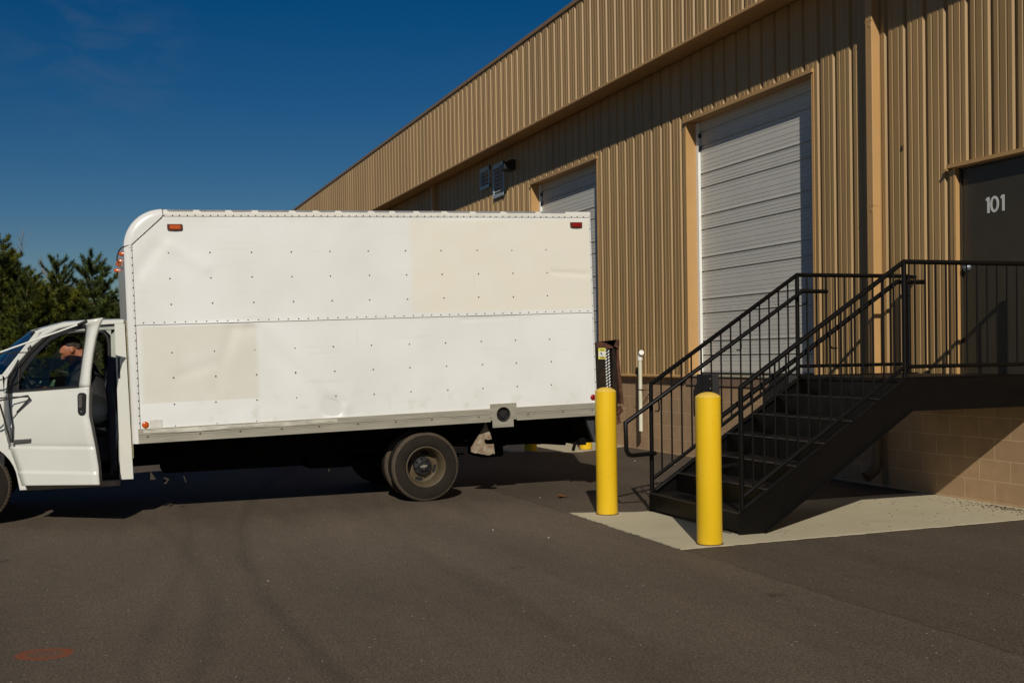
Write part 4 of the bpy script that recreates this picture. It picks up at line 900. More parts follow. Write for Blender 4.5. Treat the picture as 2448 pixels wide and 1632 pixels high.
wheel('wheel', -13.74, -4.855, WZ, out=-1); wheel('wheel', -13.44, -4.855, WZ, out=-1, cap=False, dual=False)
wheel('wheel', -11.73, -9.205, WZ, dual=False); wheel('wheel', -13.71, -9.205, WZ, out=-1, dual=False)

# ---------------------------------------------------------------- cab
XC, XD = -11.70, -13.72
def arch(cy, cz, r, a0, a1, n=10): return [(cy+r*math.cos(R(a0+(a1-a0)*k/n)), cz+r*math.sin(R(a0+(a1-a0)*k/n))) for k in range(n+1)]
nearparts = [
    [(-7.756, .352), (-7.806, 1.855), (-7.900, 1.852), (-7.874, .352)],
    [(-7.818, 1.857), (-7.81, 1.893), (-8.10, 1.886), (-8.35, 1.868), (-8.50, 1.825), (-8.595, 1.787), (-8.575, 1.770), (-8.47, 1.805), (-8.30, 1.828), (-7.90, 1.853)],
    [(-8.595, 1.787), (-8.90, 1.385), (-8.87, 1.35), (-8.565, 1.770)],
    [(-8.895, 1.353), (-8.886, 1.177), (-8.874, .846), (-8.822, .657), (-8.777, .544), (-8.715, .352), (-8.700, .300), (-8.770, .300)] + arch(-9.20, .36, .415, 5, 175, 18) + [(-9.62, .30), (-10.0, .34), (-10.12, .6), (-10.08, 1.02), (-9.9, 1.14), (-9.4, 1.29), (-8.90, 1.385)],
]
q = MB()
for pl in nearparts: q.prism(pl, 0, XC-.035, XC)
cab = q.build('cab', M['white'], tr, bevel=.006)
q = MB()
for pl in nearparts: q.prism(pl, 0, XD, XD+.035)
q.prism([(-7.874, .356), (-7.886, 1.34), (-8.89, 1.32), (-8.874, .846), (-8.822, .657), (-8.715, .352)], 0, XD, XD+.03)
q.build('cab_far_side', M['white'], cab, bevel=.006)
# roof, hood, nose
q = MB()
def rowc(y, z, bow, crown, n=12, x0=XC-.02, x1=XD+.02):
    r_ = []
    for k in range(n+1):
        t = k/n; e = abs(2*t-1); r_.append((x0+(x1-x0)*t, y-bow*(1-e**2), z+crown*(1-e**2.2)))
    return r_
def rowx(y, z, crown, n=12, x0=XC-.004, x1=XD+.004):
    r_ = []
    for k in range(n+1):
        t = k/n; e = abs(2*t-1); r_.append((x0+(x1-x0)*t, y, z+crown*(1-e**2.6)))
    return r_
q.grid([rowx(-7.815, 1.875, .055), rowx(-8.10, 1.868, .055), rowx(-8.35, 1.850, .055), rowx(-8.50, 1.818, .05)])
q.grid([rowc(-8.50, 1.818, 0, .05, x0=XC-.004, x1=XD+.004), rowc(-8.598, 1.783, .085, .035, x0=XC-.004, x1=XD+.004)]); q.build('cab_roof', M['white'], cab, smooth=60, solid=.02)
q = MB()
q.grid([rowc(-8.90, 1.38, .22, .05), rowc(-9.35, 1.30, .22, .06), rowc(-9.85, 1.17, .15, .05), rowc(-10.02, 1.06, .12, .03), rowc(-10.10, .95, .10, 0)]); q.build('hood', M['white'], cab, smooth=60, solid=.02)
q = MB(); q.grid([rowc(-8.600, 1.78, .09, .035), rowc(-8.69, 1.665, .15, .04), rowc(-8.79, 1.53, .19, .045), rowc(-8.90, 1.385, .22, .05)]); q.build('windscreen', M['glass'], cab, smooth=60)
q = MB(); q.grid([rowc(-10.10, .95, .10, 0), rowc(-10.13, .62, .10, 0)]); q.box((XD+.3, -10.215, .64), (XC-.3, -10.19, .92)); q.build('grille', M['plastic'], cab, solid=.03)
q = MB(); q.grid([rowc(-10.16, .60, .12, 0), rowc(-10.18, .48, .12, 0), rowc(-10.12, .36, .12, 0)]); q.build('front_bumper', M['chrome'], cab, solid=.03, smooth=60)
for x in (XC-.16, XD+.16):
    q = MB(); q.box((x-.12, -10.20, .74), (x+.12, -10.08, .92)); q.build('headlight', M['silver'], cab, bevel=.01)
# rocker and step
q = MB(); q.prism([(XC-.02, .345), (XC-.02, .30), (XC-.06, .285), (XC-.30, .30), (XC-.30, .36), (XC-.02, .358)], 1, -8.715, -7.775) if False else q.box((XC-.30, -8.72, .292), (XC-.012, -7.875, .350))
q.build('rocker_panel', mat('road_grimed_white', (.36, .31, .24), .6, noise_scale=8, col2=(.2, .16, .11)), cab, bevel=.01)
# door jamb
q = MB(); q.box((XC-.16, -7.885, .36), (XC-.036, -7.815, 1.80)); q.prism([(-7.885, 1.845), (-7.885, 1.80), (-8.28, 1.785), (-8.45, 1.76), (-8.60, 1.71), (-8.62, 1.76), (-8.47, 1.81), (-8.30, 1.83)], 0, XC-.10, XC-.037); q.box((XC-.08, -7.935, 1.51), (XC-.045, -7.886, 1.80)); q.prism([(-7.886, 1.80), (-7.99, 1.80), (-7.935, 1.74)], 0, XC-.08, XC-.045)
q.build('door_jamb', M['jamb'], cab, bevel=.004)
q = MB(); q.add([(XC+.004, -7.752, .56), (XC+.004, -7.772, 1.875), (XC+.004, -7.800, 1.878), (XC+.004, -7.760, .56)], [(0, 1, 2, 3)]); q.build('gap_seal', mat('weathered_foam_strip', (.34, .30, .19), .9, noise_amt=.4, noise_scale=40, bump=.6), cab, solid=.08)
q = MB(); q.tube([(XC-.06, -7.95, .40), (XC-.06, -7.952, 1.66), (XC-.06, -7.965, 1.73), (XC-.06, -8.0, 1.775), (XC-.06, -8.06, 1.79), (XC-.06, -8.28, 1.775), (XC-.06, -8.45, 1.74), (XC-.06, -8.58, 1.69), (XC-.06, -8.87, 1.36), (XC-.06, -8.86, .9), (XC-.06, -8.70, .40)], .018, 8); q.build('door_seal', M['plastic'], cab, smooth=60)
# inner shell of the cab
q = MB()
q.box((XD+.05, -7.84, .5), (XC-.165, -7.80, 1.84)); q.box((XD+.04, -8.72, .355), (XC-.10, -7.82, .42)); q.box((XD+.04, -8.60, 1.79), (XC-.12, -7.84, 1.812)); q.prism([(-8.60, 1.79), (-8.60, 1.812), (-8.66, 1.775), (-8.655, 1.76)], 0, XD+.05, XC-.12)
q.box((XD+.05, -8.95, .36), (XC-.05, -8.90, 1.34)); q.prism([(-8.62, 1.10), (-8.72, 1.27), (-8.90, 1.33), (-9.15, 1.36), (-9.15, .9), (-8.75, .9)], 0, XD+.05, XC-.06)
q.prism([(-7.84, .42), (-7.96, .42), (-7.965, 1.78), (-7.84, 1.79)], 0, XC-.21, XC-.162); q.prism([(-7.84, 1.33), (-7.84, 1.80), (-7.965, 1.80), (-7.975, 1.33)], 0, XD+.036, XD+.07); q.prism([(-7.84, .45), (-7.84, 1.34), (-8.88, 1.33), (-8.85, .45)], 0, XD+.031, XD+.06)
q.prism([(-8.62, 1.78), (-8.66, 1.78), (-8.96, 1.38), (-8.87, 1.36)], 0, XD+.036, XD+.06)
q.build('cab_lining', M['interior'], cab)
q = MB(); q.add([(XD+.034, -7.97, 1.335), (XD+.034, -8.86, 1.325), (XD+.034, -8.62, 1.775), (XD+.034, -7.97, 1.79)], [(0, 1, 2, 3)]); q.build('far_window', M['glass'], cab)
for X in (-12.15, -13.2):
    q = MB(); q.prism([(-7.98, .78), (-8.50, .80), (-8.53, .86), (-8.50, .93), (-8.0, .92)], 0, X-.25, X+.25); q.prism([(-7.90, .90), (-8.04, .90), (-8.02, 1.15), (-7.965, 1.44), (-7.93, 1.46), (-7.88, 1.43)], 0, X-.23, X+.23); q.prism([(-7.90, .5), (-8.45, .5), (-8.45, .78), (-7.95, .78)], 0, X-.2, X+.2)
    q.build('seat', M['seat'], cab, bevel=.03)
q = MB(); q.box((XC-.10, -8.70+.0, .9), (XC-.10, -8.70, .9)) if False else None
random.seed(9)
rows = []
for j in range(15):
    z = 1.53-j*.078; rows.append([(XC-.030+.008*math.sin(j*1.3+k), -7.895-.026*k+.012*math.sin(j*.9+k*.8)-.018*(1 if 3 < j < 8 else 0)*(k/3), z) for k in range(4)])
q = MB(); q.grid(rows); q.box((XC-.015, -7.875, 1.33), (XC+.006, -7.858, 1.535)); q.build('hanging_jacket', mat('navy_fabric', (.022, .026, .045), .85, noise_amt=.4, noise_scale=9, bump=.4, bump_scale=15), cab, solid=.01, smooth=60)
q = MB(); th = 32
for k in range(th):
    pass
ring = []
ctr = Vector((-12.15, -8.665, 1.27)); ax = Vector((0, -.75, -.55)).normalized(); e1 = Vector((1, 0, 0)); e2 = ax.cross(e1).normalized()
q.tube([ctr+(e1*math.cos(2*math.pi*k/th)+e2*math.sin(2*math.pi*k/th))*.185 for k in range(th+1)], .014, 8, caps=False); q.tube([ctr-e1*.18, ctr, ctr+e1*.18], .014, 8); q.tube([ctr, ctr-e2*.18], .014, 8); q.tube([ctr, ctr+ax*.3], .03, 8); q.ball(ctr, .055, 10); q.build('steering_wheel', M['grey'], cab, smooth=60)

# ---------------------------------------------------------------- open driver door
PHI = R(38); hn = Vector((math.cos(PHI), -math.sin(PHI), 0)); hs = Vector((math.sin(PHI), math.cos(PHI), 0)); H0 = Vector((XC, -8.89, 0))
def bulge(z):
    if z > 1.22: return -.16*(z-1.22)**1.3
    if z > .74: return .020*math.sin((z-.74)/.48*math.pi)**.8 + .0
    if z > .70: return -.008*(1-abs(z-.72)/.02 if abs(z-.72) < .02 else 0)
    return -.012*((.70-z)/.35) + (.010 if z < .472 else (.010*(.490-z)/.018 if z < .49 else 0))
def DP(s_, z, n_=0): return H0 + hs*s_ + hn*n_ + Vector((0, 0, z))
def DQ(s_, z, n_=0): return DP(s_, z, n_+bulge(z))
def lerp(tab, z):
    for i in range(len(tab)-1):
        if tab[i][1] <= z <= tab[i+1][1]:
            t = (z-tab[i][1])/(tab[i+1][1]-tab[i][1]); return tab[i][0]+t*(tab[i+1][0]-tab[i][0])
    return tab[0][0] if z < tab[0][1] else tab[-1][0]
front = [(.182, .352), (.113, .544), (.070, .657), (.035, .75), (.018, .846), (.006, 1.0), (.004, 1.177), (.004, 1.215)]
rear = [(1.030, .375), (1.029, .393), (1.019, .529), (.995, .70), (.969, .897), (.949, .99), (.943, 1.20), (.943, 1.357), (.950, 1.49), (.972, 1.706), (.999, 1.827), (1.033, 1.891)]
NZ = 90; rows = []
for j in range(NZ+1):
    t = j/NZ; row = []
    for k in range(13):
        w_ = k/12; zf = .352+(1.212-.352)*t; zr_ = .375+(1.262-.375)*t; z = zf+(zr_-zf)*w_
        s0 = lerp(front, z); s1 = lerp(rear, z); row.append(DQ(s0+(s1-s0)*w_, z))
    rows.append(row)
q = MB(); q.grid(rows)
# window frame ring: outer / inner pairs
outer = [(.943, 1.262), (.945, 1.40), (.955, 1.56), (.972, 1.706), (.999, 1.827), (1.033, 1.891), (.843, 1.872), (.687, 1.855), (.506, 1.831), (.388, 1.780), (.225, 1.638), (.100, 1.500), (.007, 1.391), (.004, 1.30), (.004, 1.213)]
inner = [(.835, 1.258), (.846, 1.40), (.860, 1.56), (.876, 1.706), (.884, 1.800), (.868, 1.832), (.800, 1.836), (.694, 1.824), (.562, 1.800), (.432, 1.745), (.280, 1.640), (.165, 1.520), (.075, 1.405), (.030, 1.30), (.030, 1.216)]
def sub(pl, n=4):
    r_ = []
    for i in range(len(pl)-1):
        for k in range(n): t = k/n; r_.append((pl[i][0]+(pl[i+1][0]-pl[i][0])*t, pl[i][1]+(pl[i+1][1]-pl[i][1])*t))
    return r_+[pl[-1]]
so1, si1 = sub(outer), sub(inner)
gl_in = [(.820, 1.272), (.832, 1.40), (.846, 1.56), (.858, 1.700), (.852, 1.785), (.838, 1.796), (.780, 1.790), (.674, 1.768), (.560, 1.730), (.470, 1.685), (.370, 1.600), (.270, 1.490), (.190, 1.385), (.160, 1.30), (.160, 1.235)]
sg = sub(gl_in)
q.grid([[DQ(*p) for p in so1], [DQ(*p) for p in si1]])
door = q.build('driver_door', M['white'], tr, smooth=40, solid=.028, recalc=False)
# inner trim block
rows = []
for j in range(12):
    z = .40+j*.075; rows.append([DP(lerp(front, z)+.05, z, bulge(z)-.030), DP(lerp(rear, z)-.02, z, bulge(z)-.030)])
q = MB(); q.grid(rows); q.build('door_trim_panel', M['plastic'], door, solid=.05, recalc=False)
q = MB(); q.grid([[DP(lerp(rear, z)-.006, z, bulge(z)-.012) for z in (.40, .55, .7, .85, 1.0, 1.15, 1.26)], [DP(lerp(rear, z)-.012, z, bulge(z)-.055) for z in (.40, .55, .7, .85, 1.0, 1.15, 1.26)]]); q.build('door_edge', M['grey'], door, solid=.01)
# quarter filler, belt moulding, glass, gaskets
q = MB(); q.grid([[DQ(*p, -.008) for p in si1], [DQ(*p, -.014) for p in sg]]); q.build('window_frame_trim', M['plastic'], door, solid=.01, recalc=False)
q = MB(); q.add([DQ(*p, .003) for p in ((.030, 1.217), (.150, 1.222), (.165, 1.44), (.150, 1.455), (.038, 1.345))], [(0, 1, 2, 3, 4)]); q.build('quarter_panel', M['plastic'], door, solid=.006, recalc=False)
q = MB(); q.tube([DQ(.03, 1.222, .002), DQ(.835, 1.268, .002)], .013, 6); gi = [(.832, 1.265), (.846, 1.40), (.860, 1.56), (.871, 1.706), (.877, 1.79), (.862, 1.818), (.800, 1.820), (.694, 1.810), (.562, 1.787), (.461, 1.739), (.265, 1.573), (.152, 1.438)]; q.tube([DQ(a, b, -.006) for a, b in gi], .011, 6); q.tube([DQ(.16, 1.222, -.002), DQ(.165, 1.45, -.002)], .010, 6); q.build('window_gasket', M['plastic'], door, smooth=60)
q = MB(); q.add([DQ(.165, 1.22, -.018), DQ(.835, 1.26, -.018), DQ(.846, 1.40, -.018), DQ(.858, 1.548, -.018), DQ(.26, 1.535, -.018), DQ(.165, 1.44, -.018)], [(0, 1, 2, 3, 4, 5)]); q.build('lowered_glass', M['glass'], door, recalc=False)
def rrect(s0, s1, z0, z1, r, n=6):
    pts = []
    for cx, cz, a in ((s1-r, z0+r, -90), (s1-r, z1-r, 0), (s0+r, z1-r, 90), (s0+r, z0+r, 180)):
        for k in range(n+1): pts.append((cx+r*math.cos(R(a+90*k/n)), cz+r*math.sin(R(a+90*k/n))))
    return pts
q = MB(); pl = rrect(.843, .927, 1.008, 1.212, .034)
q.add([DP(a, b, .028) for a, b in pl] + [DP(a, b, .005) for a, b in pl], [tuple(range(len(pl)))] + [(i, (i+1) % len(pl), (i+1) % len(pl)+len(pl), i+len(pl)) for i in range(len(pl))])
dh = q.build('door_handle', M['plastic'], door)
q = MB(); pl = rrect(.862, .900, 1.075, 1.195, .014); q.add([DP(a, b, .040) for a, b in pl] + [DP(a, b, .028) for a, b in pl], [tuple(range(len(pl)))] + [(i, (i+1) % len(pl), (i+1) % len(pl)+len(pl), i+len(pl)) for i in range(len(pl))])
c = DP(.885, 1.04, .029)
q.build('handle_grip', M['grey'], door)
q = MB(); q.ball(c, .009, 8); q.build('door_lock', M['silver'], door)
q = MB(); pl = [(.108, .752), (.308, .766), (.309, .791), (.150, .781), (.108, .775)]; q.add([DP(a, b, .032) for a, b in pl] + [DP(a, b, .0) for a, b in pl], [tuple(range(5))] + [(i, (i+1) % 5, (i+1) % 5+5, i+5) for i in range(5)]); q.build('mirror_lower_mount', M['grey'], door, bevel=.002)
# west-coast style mirror on stays
q = MB(); q.tube([DQ(.855, 1.858, .012), DQ(.80, 1.832, .03), DP(.326, 1.588, .40), DP(.10, 1.512, .44)], [.010, .0085, .0075, .0075], 8); q.build('mirror_stay', M['seal'], door, smooth=60)
q = MB(); q.tube([DQ(.88, 1.868, .008), DQ(.80, 1.831, .032)], .0115, 8); q.build('stay_boot', M['plastic'], door, smooth=60)
q = MB(); q.tube([DQ(.265, 1.588, .02), DP(.192, 1.582, .25), DP(.06, 1.58, .44)], .005, 8); q.prism([(0, 0)], 0, 0, 0) if False else None
q.tube([DP(.172, 1.035, .03), DP(.330, 1.165, .045), DP(.322, 1.190, .06), DP(.207, 1.155, .28), DP(.10, 1.13, .44)], .0075, 8); q.tube([DP(.322, 1.180, .06), DP(.16, 1.178, .12), DP(.10, 1.16, .44)], .006, 8)
q.tube([DP(.123, .764, .06), DP(.179, 1.116, .25), DP(.15, 1.25, .42)], .0085, 8); q.ball(DP(.123, .770, .06), .014, 8); each(q, 'mirror_bracket', mat('dull_dark_bracket', (.07, .065, .055), .4, metal=.5), door, smooth=60)
q = MB(); q.tube([DP(.190, 1.52, .012), DP(.150, 1.41, .05), DP(.118, 1.36, .06), DP(.100, 1.297, .05), DP(.105, 1.1, .045), DP(.132, .906, .04), DP(.116, .77, .035)], [.008, .013, .015, .008, .007, .006, .006], 8); q.build('black_tube', M['plastic'], door, smooth=60)  # thin black tube running down the front of the door
q = MB(); q.add([DQ(.255, 1.60, .01), DQ(.29, 1.60, .01), DQ(.285, 1.655, .02), DQ(.262, 1.625, .03)], [(0, 1, 2, 3)]); q.build('stay_foot', M['grey'], door, solid=.02)
q = MB()
def obox(s0, s1, z0, z1, n0, n1):
    q.add([DP(a, z, n_) for n_ in (n0, n1) for z in (z0, z1) for a in (s0, s1)], [(0, 1, 3, 2), (4, 6, 7, 5), (0, 4, 5, 1), (2, 3, 7, 6), (0, 2, 6, 4), (1, 5, 7, 3)])
obox(.175, .215, 1.16, 1.52, .34, .54); obox(.18, .21, 1.02, 1.13, .36, .50)
q.build('door_mirror', M['plastic'], door, bevel=.02)

# ================================================================= DRIVER
def blob_mesh(name, parts, vox, parent, m, label=None, smooth_it=4):
    """one continuous surface grown from overlapping limbs (voxel remesh), written in world coordinates"""
    q = MB()
    for p in parts:
        if p[0] == 'b': q.ball(p[1], 1, 16, sc=p[2])
        else: q.tube([Vector(a) for a in p[1]], p[2], 14); q.ball(p[1][0], p[2][0], 12); q.ball(p[1][-1], p[2][-1], 12)
    o = q.build(name, m, parent, recalc=False)
    r = o.modifiers.new('remesh', 'REMESH'); r.mode = 'VOXEL'; r.voxel_size = vox; r.use_smooth_shade = True
    s_ = o.modifiers.new('smooth', 'SMOOTH'); s_.iterations = smooth_it; s_.factor = .5
    return o
PX = -11.99
dr = thing('person', (PX, -8.05, .93), 'driver in a charcoal jacket sitting in the cab, bent over a green paper', 'person')
hd = Vector((PX+.06, -8.300, 1.605)); f_ = Vector((0, -.80, -.60)).normalized(); u_ = Vector((0, -.60, .80)).normalized(); r_ = Vector((1, 0, 0))
def HP(a, b, c): return hd + f_*a + u_*b + r_*c      # forward, up, right of the head
body = [('b', HP(-.005, .015, 0), (.075, .098, .102)), ('t', [HP(.02, .0, 0), HP(.045, -.075, 0)], [.068, .05]), ('t', [HP(.055, -.085, 0), HP(.072, -.105, 0)], [.038, .026]),
        ('t', [HP(.085, .01, 0), HP(.112, -.022, 0)], [.012, .016]), ('t', [HP(.085, -.055, -.018), HP(.088, -.055, .018)], [.011, .011]), ('t', [HP(.078, .038, -.035), HP(.080, .038, .035)], [.014, .014]),
        ('b', HP(-.012, -.005, .079), (.012, .022, .032)), ('b', HP(-.012, -.005, -.079), (.012, .022, .032)),
        ('t', [HP(-.03, -.03, 0), HP(-.045, -.13, 0), Vector((PX, -8.16, 1.46))], [.062, .058, .07]),
        ('t', [Vector((PX, -8.18, 1.40)), Vector((PX, -8.10, 1.20)), Vector((PX, -8.05, .98))], [.105, .11, .12]), ('t', [Vector((PX-.17, -8.19, 1.40)), Vector((PX+.17, -8.19, 1.40))], [.06, .06])]
hands = []
for sx in (1, -1):
    sh = Vector((PX+sx*.19, -8.20, 1.39)); el = Vector((PX+sx*.23, -8.31, 1.16)); wr = Vector((PX+sx*.09, -8.52, 1.235))
    body += [('t', [sh, el], [.055, .042]), ('t', [el, wr], [.042, .028])]
    pm = wr+Vector((-sx*.015, -.055, .005)); body.append(('t', [wr, pm], [.026, .032]))
    for k, ln in enumerate((.066, .076, .072, .058)):
        b0 = pm+Vector((-sx*(.004), -.022, .028-.019*k)); m0 = b0+Vector((-sx*.012, -.5*ln, -.006)); body.append(('t', [b0, m0, m0+Vector((-sx*.026, -.25*ln, -.012))], [.0095, .009, .008]))
    body.append(('t', [wr+Vector((0, -.02, .02)), pm+Vector((-sx*.03, -.01, .045)), pm+Vector((-sx*.05, -.035, .05))], [.012, .011, .009]))
    hp = Vector((PX+sx*.09, -8.06, .98)); kn = Vector((PX+sx*.13, -8.50, 1.0)); ft = Vector((PX+sx*.12, -8.60, .53)); body += [('t', [hp, kn], [.095, .065]), ('t', [kn, ft], [.062, .042]), ('t', [ft, ft+Vector((0, -.09, -.03))], [.04, .03])]
pb = blob_mesh('body', body, .009, dr, M['skin'])
q_ = [('t', [Vector((PX, -8.20, 1.42)), Vector((PX, -8.10, 1.20)), Vector((PX, -8.05, .98))], [.130, .140, .150]), ('t', [Vector((PX-.17, -8.19, 1.40)), Vector((PX+.17, -8.19, 1.40))], [.085, .085]), ('t', [Vector((PX-.06, -8.185, 1.485)), Vector((PX+.06, -8.185, 1.485))], [.055, .055])]
for sx in (1, -1):
    sh = Vector((PX+sx*.19, -8.20, 1.39)); el = Vector((PX+sx*.23, -8.31, 1.16)); wr = Vector((PX+sx*.10, -8.495, 1.228)); q_ += [('t', [sh, sh.lerp(el, .5)+Vector((sx*.01, 0, 0)), el], [.078, .066, .06]), ('t', [el, wr], [.06, .042])]
    hp = Vector((PX+sx*.09, -8.06, .98)); kn = Vector((PX+sx*.13, -8.50, 1.0)); ft = Vector((PX+sx*.12, -8.65, .56))
jk = blob_mesh('jacket', q_, .014, pb, M['jacket'], smooth_it=2)
tr_ = []
for sx in (1, -1):
    hp = Vector((PX+sx*.09, -8.06, .98)); kn = Vector((PX+sx*.13, -8.50, 1.0)); ft = Vector((PX+sx*.12, -8.65, .56)); tr_ += [('t', [hp, kn], [.115, .082]), ('t', [kn, ft], [.078, .06])]
sh_ = []
for sx in (1, -1): sh_ += [('t', [Vector((PX+sx*.12, -8.59, .50)), Vector((PX+sx*.12, -8.74, .47))], [.062, .05])]
for p_sh in sh_: blob_mesh('shoe', [p_sh], .012, pb, M['plastic'], smooth_it=2)
blob_mesh('trousers', tr_, .014, pb, mat('dark_trousers', (.02, .022, .03), .85), smooth_it=2)
hr = [('b', HP(-.035, .045, 0), (.078, .088, .086)), ('b', HP(-.070, -.010, 0), (.066, .045, .060))]
blob_mesh('hair', hr, .010, pb, M['hair'], smooth_it=1)
q = MB()
for sx in (-1, 1): q.ball(HP(.072, .012, sx*.030), .008, 8)
q.build('eyes', M['labelw'], pb, smooth=60)
pg = MB(); pg.add([(PX-.12, -8.72, 1.285), (PX+.13, -8.73, 1.285), (PX+.13, -8.50, 1.315-.08), (PX-.12, -8.50, 1.235)], [(0, 1, 2, 3)])
pg = MB(); pg.add([(PX-.10, -8.60, 1.31), (PX+.12, -8.44, 1.325), (PX+.12, -8.46, 1.245), (PX-.10, -8.62, 1.235)], [(0, 1, 2, 3)]); tag(pg.build('paper_pad', M['paper'], solid=.006), 'pale green paper pad held by the driver behind the lowered window', 'notepad')

# ================================================================= SMALL THINGS ON THE GROUND
lf = MB(); random.seed(6); c = Vector((-11.19, -3.48, -.020)); n_ = 22; ring = []
for k in range(n_):
    t = 2*math.pi*k/n_; rr = .022+.035*abs(math.sin(t*2.5)); ring.append((c.x+rr*math.cos(t)*1.0, c.y+rr*math.sin(t)*1.3, c.z+.006+.018*abs(math.sin(t*1.5))+.01*random.random()))
lf.add(ring + [(c.x, c.y, c.z+.004)], [(k, (k+1) % n_, n_) for k in range(n_)])
tag(lf.build('dead_leaf', M['leaf'], recalc=False), 'single curled brown leaf on the asphalt left of the stair', 'leaf')
cr = MB(); random.seed(12)
def crumb(x, y, s_, z=-.016):
    n = random.randint(4, 6); a = random.random()*6
    cr.prism([(x+s_*(1+random.random())*math.cos(a+2*math.pi*k/n)*.6, y+s_*(1+random.random())*math.sin(a+2*math.pi*k/n)*.35) for k in range(n)], 2, z, z+s_*.5)
for k in range(80):
    t = random.random()**1.6; crumb(-9.6+random.random()*1.7*(1), -.03-t*1.9, random.uniform(.003, .009))
for k in range(260): crumb(-8.75+random.gauss(.3, .35), -.05-abs(random.gauss(0, .12)), random.uniform(.004, .011))
for k in range(25): crumb(-8.5+random.random()*.6, -3.0+random.random()*2.8, random.uniform(.003, .007))
for k in range(70): crumb(-8.30-random.random()*.2, -3.17-random.random()*.02, random.uniform(.005, .012))
tag(cr.build('debris', M['crumb']), 'dark crumbs and grit scattered over the concrete pad along the block wall', 'debris', kind='stuff')
pb_ = MB(); random.seed(21)
for k in range(5):
    x, y = random.choice([(-10.9, -3.9), (-9.3, -4.8), (-7.4, -5.2), (-6.6, -3.2), (-8.5, -6.6)]); x += random.uniform(-.6, .6); y += random.uniform(-.5, .5)
    pb_.prism([(x+random.uniform(.003, .009)*math.cos(2*math.pi*j/6), y+random.uniform(.003, .007)*math.sin(2*math.pi*j/6)) for j in range(6)], 2, -.022, -.018)
for x, y in ((-14.6, -.95), (-13.9, -.7)): pb_.box((x, y, -.022), (x+.03, y+.015, -.019))
tag(pb_.build('pale_chips', M['seal']), 'tiny pale stone and paint chips scattered on the asphalt', 'grit', kind='stuff')

# ================================================================= TREES
def pine(name, h, r, seed, m_, up=.5, dens=1.0, lean=0, ex=.62):
    """trunk and limbs as one mesh; needle brushes clothe the outer part of every limb and twig"""
    rnd = random.Random(seed); tk = MB(); nd = MB()
    root = bpy.data.objects.new(name, None); COL.objects.link(root)
    def trunkp(z): return Vector((lean*z*z/h/h + .05*math.sin(z*1.1+seed), .05*math.cos(z*.9+seed), z))
    n = 12; tk.tube([trunkp(h*.97*k/n) for k in range(n+1)], [.012*h*(1-k/(n+.6))+.008 for k in range(n+1)], 7)
    def brush(p0, p1, rad, cnt):
        d = p1-p0; L = d.length; d = d/L; a = d.orthogonal().normalized(); b = d.cross(a)
        for _ in range(int(cnt*dens)):
            t = rnd.random(); th = rnd.random()*6.283; o_ = p0+d*(L*t); q = a*math.cos(th)+b*math.sin(th)
            dd = (q*1.0+d*(.55+.7*rnd.random())).normalized()*rad*(.75+.5*rnd.random()); wv = q.cross(d)*(.0105)
            nd.add([o_-wv, o_+wv, o_+dd], [(0, 1, 2)])
        for _ in range(int(cnt*.25)):
            dd = (d+Vector((rnd.uniform(-.5, .5), rnd.uniform(-.5, .5), rnd.uniform(-.5, .5)))).normalized()*rad; wv = dd.cross(a).normalized()*.009; nd.add([p1-wv, p1+wv, p1+dd], [(0, 1, 2)])
    z = h*.10
    while z < h*.97:
        fr = z/h; nb = rnd.randint(4, 6) if fr < .9 else 3; a0 = rnd.random()*6.28
        for k in range(nb):
            an = a0+6.283*k/nb+rnd.uniform(-.35, .35); ln = r*(1-fr)**ex*(1.0+rnd.uniform(-.45, .30))+.18*h*.12
            out = Vector((math.cos(an), math.sin(an), 0)); p = trunkp(z+rnd.uniform(-.1, .1)); pts = [p.copy()]; rise = up*(.55+.6*fr)
            for j in range(5):
                t = (j+1)/5; p = p+out*(ln/5)+Vector((rnd.uniform(-.03, .03), rnd.uniform(-.03, .03), ln/5*rise*(.3+1.5*t))); pts.append(p.copy())
            tk.tube(pts, [.010+.016*(1-fr)]*1+[.009]*5, 5, caps=False)
            for j in range(1, 5):
                brush(pts[j], pts[j+1], .15, 40 if j > 1 else 24)
                if j >= 1 and ln > .45:
                    for s_ in (-1, 1):
                        if rnd.random() < .85:
                            side = Vector((-out.y, out.x, 0))*s_; tl = ln*.34*(1.2-j*.13)*(.7+.6*rnd.random()); e = pts[j]+(side*.75+out*.55)*tl+Vector((0, 0, tl*(.35+.5*rnd.random())))
                            tk.tube([pts[j], e], .006, 4, caps=False); brush(pts[j].lerp(e, .2), e, .145, 50)
        z += h*.052*(1+rnd.uniform(-.2, .3))
    top = trunkp(h*.97); brush(trunkp(h*.86), top+Vector((0, 0, h*.05)), .12, 70)
    for o_, nm_, mm_ in ((tk, 'trunk', M['bark']), (nd, 'crown', m_)):
        o2 = o_.build(nm_, mm_, root, recalc=False); o2.location = (0, 0, 0)
    return root
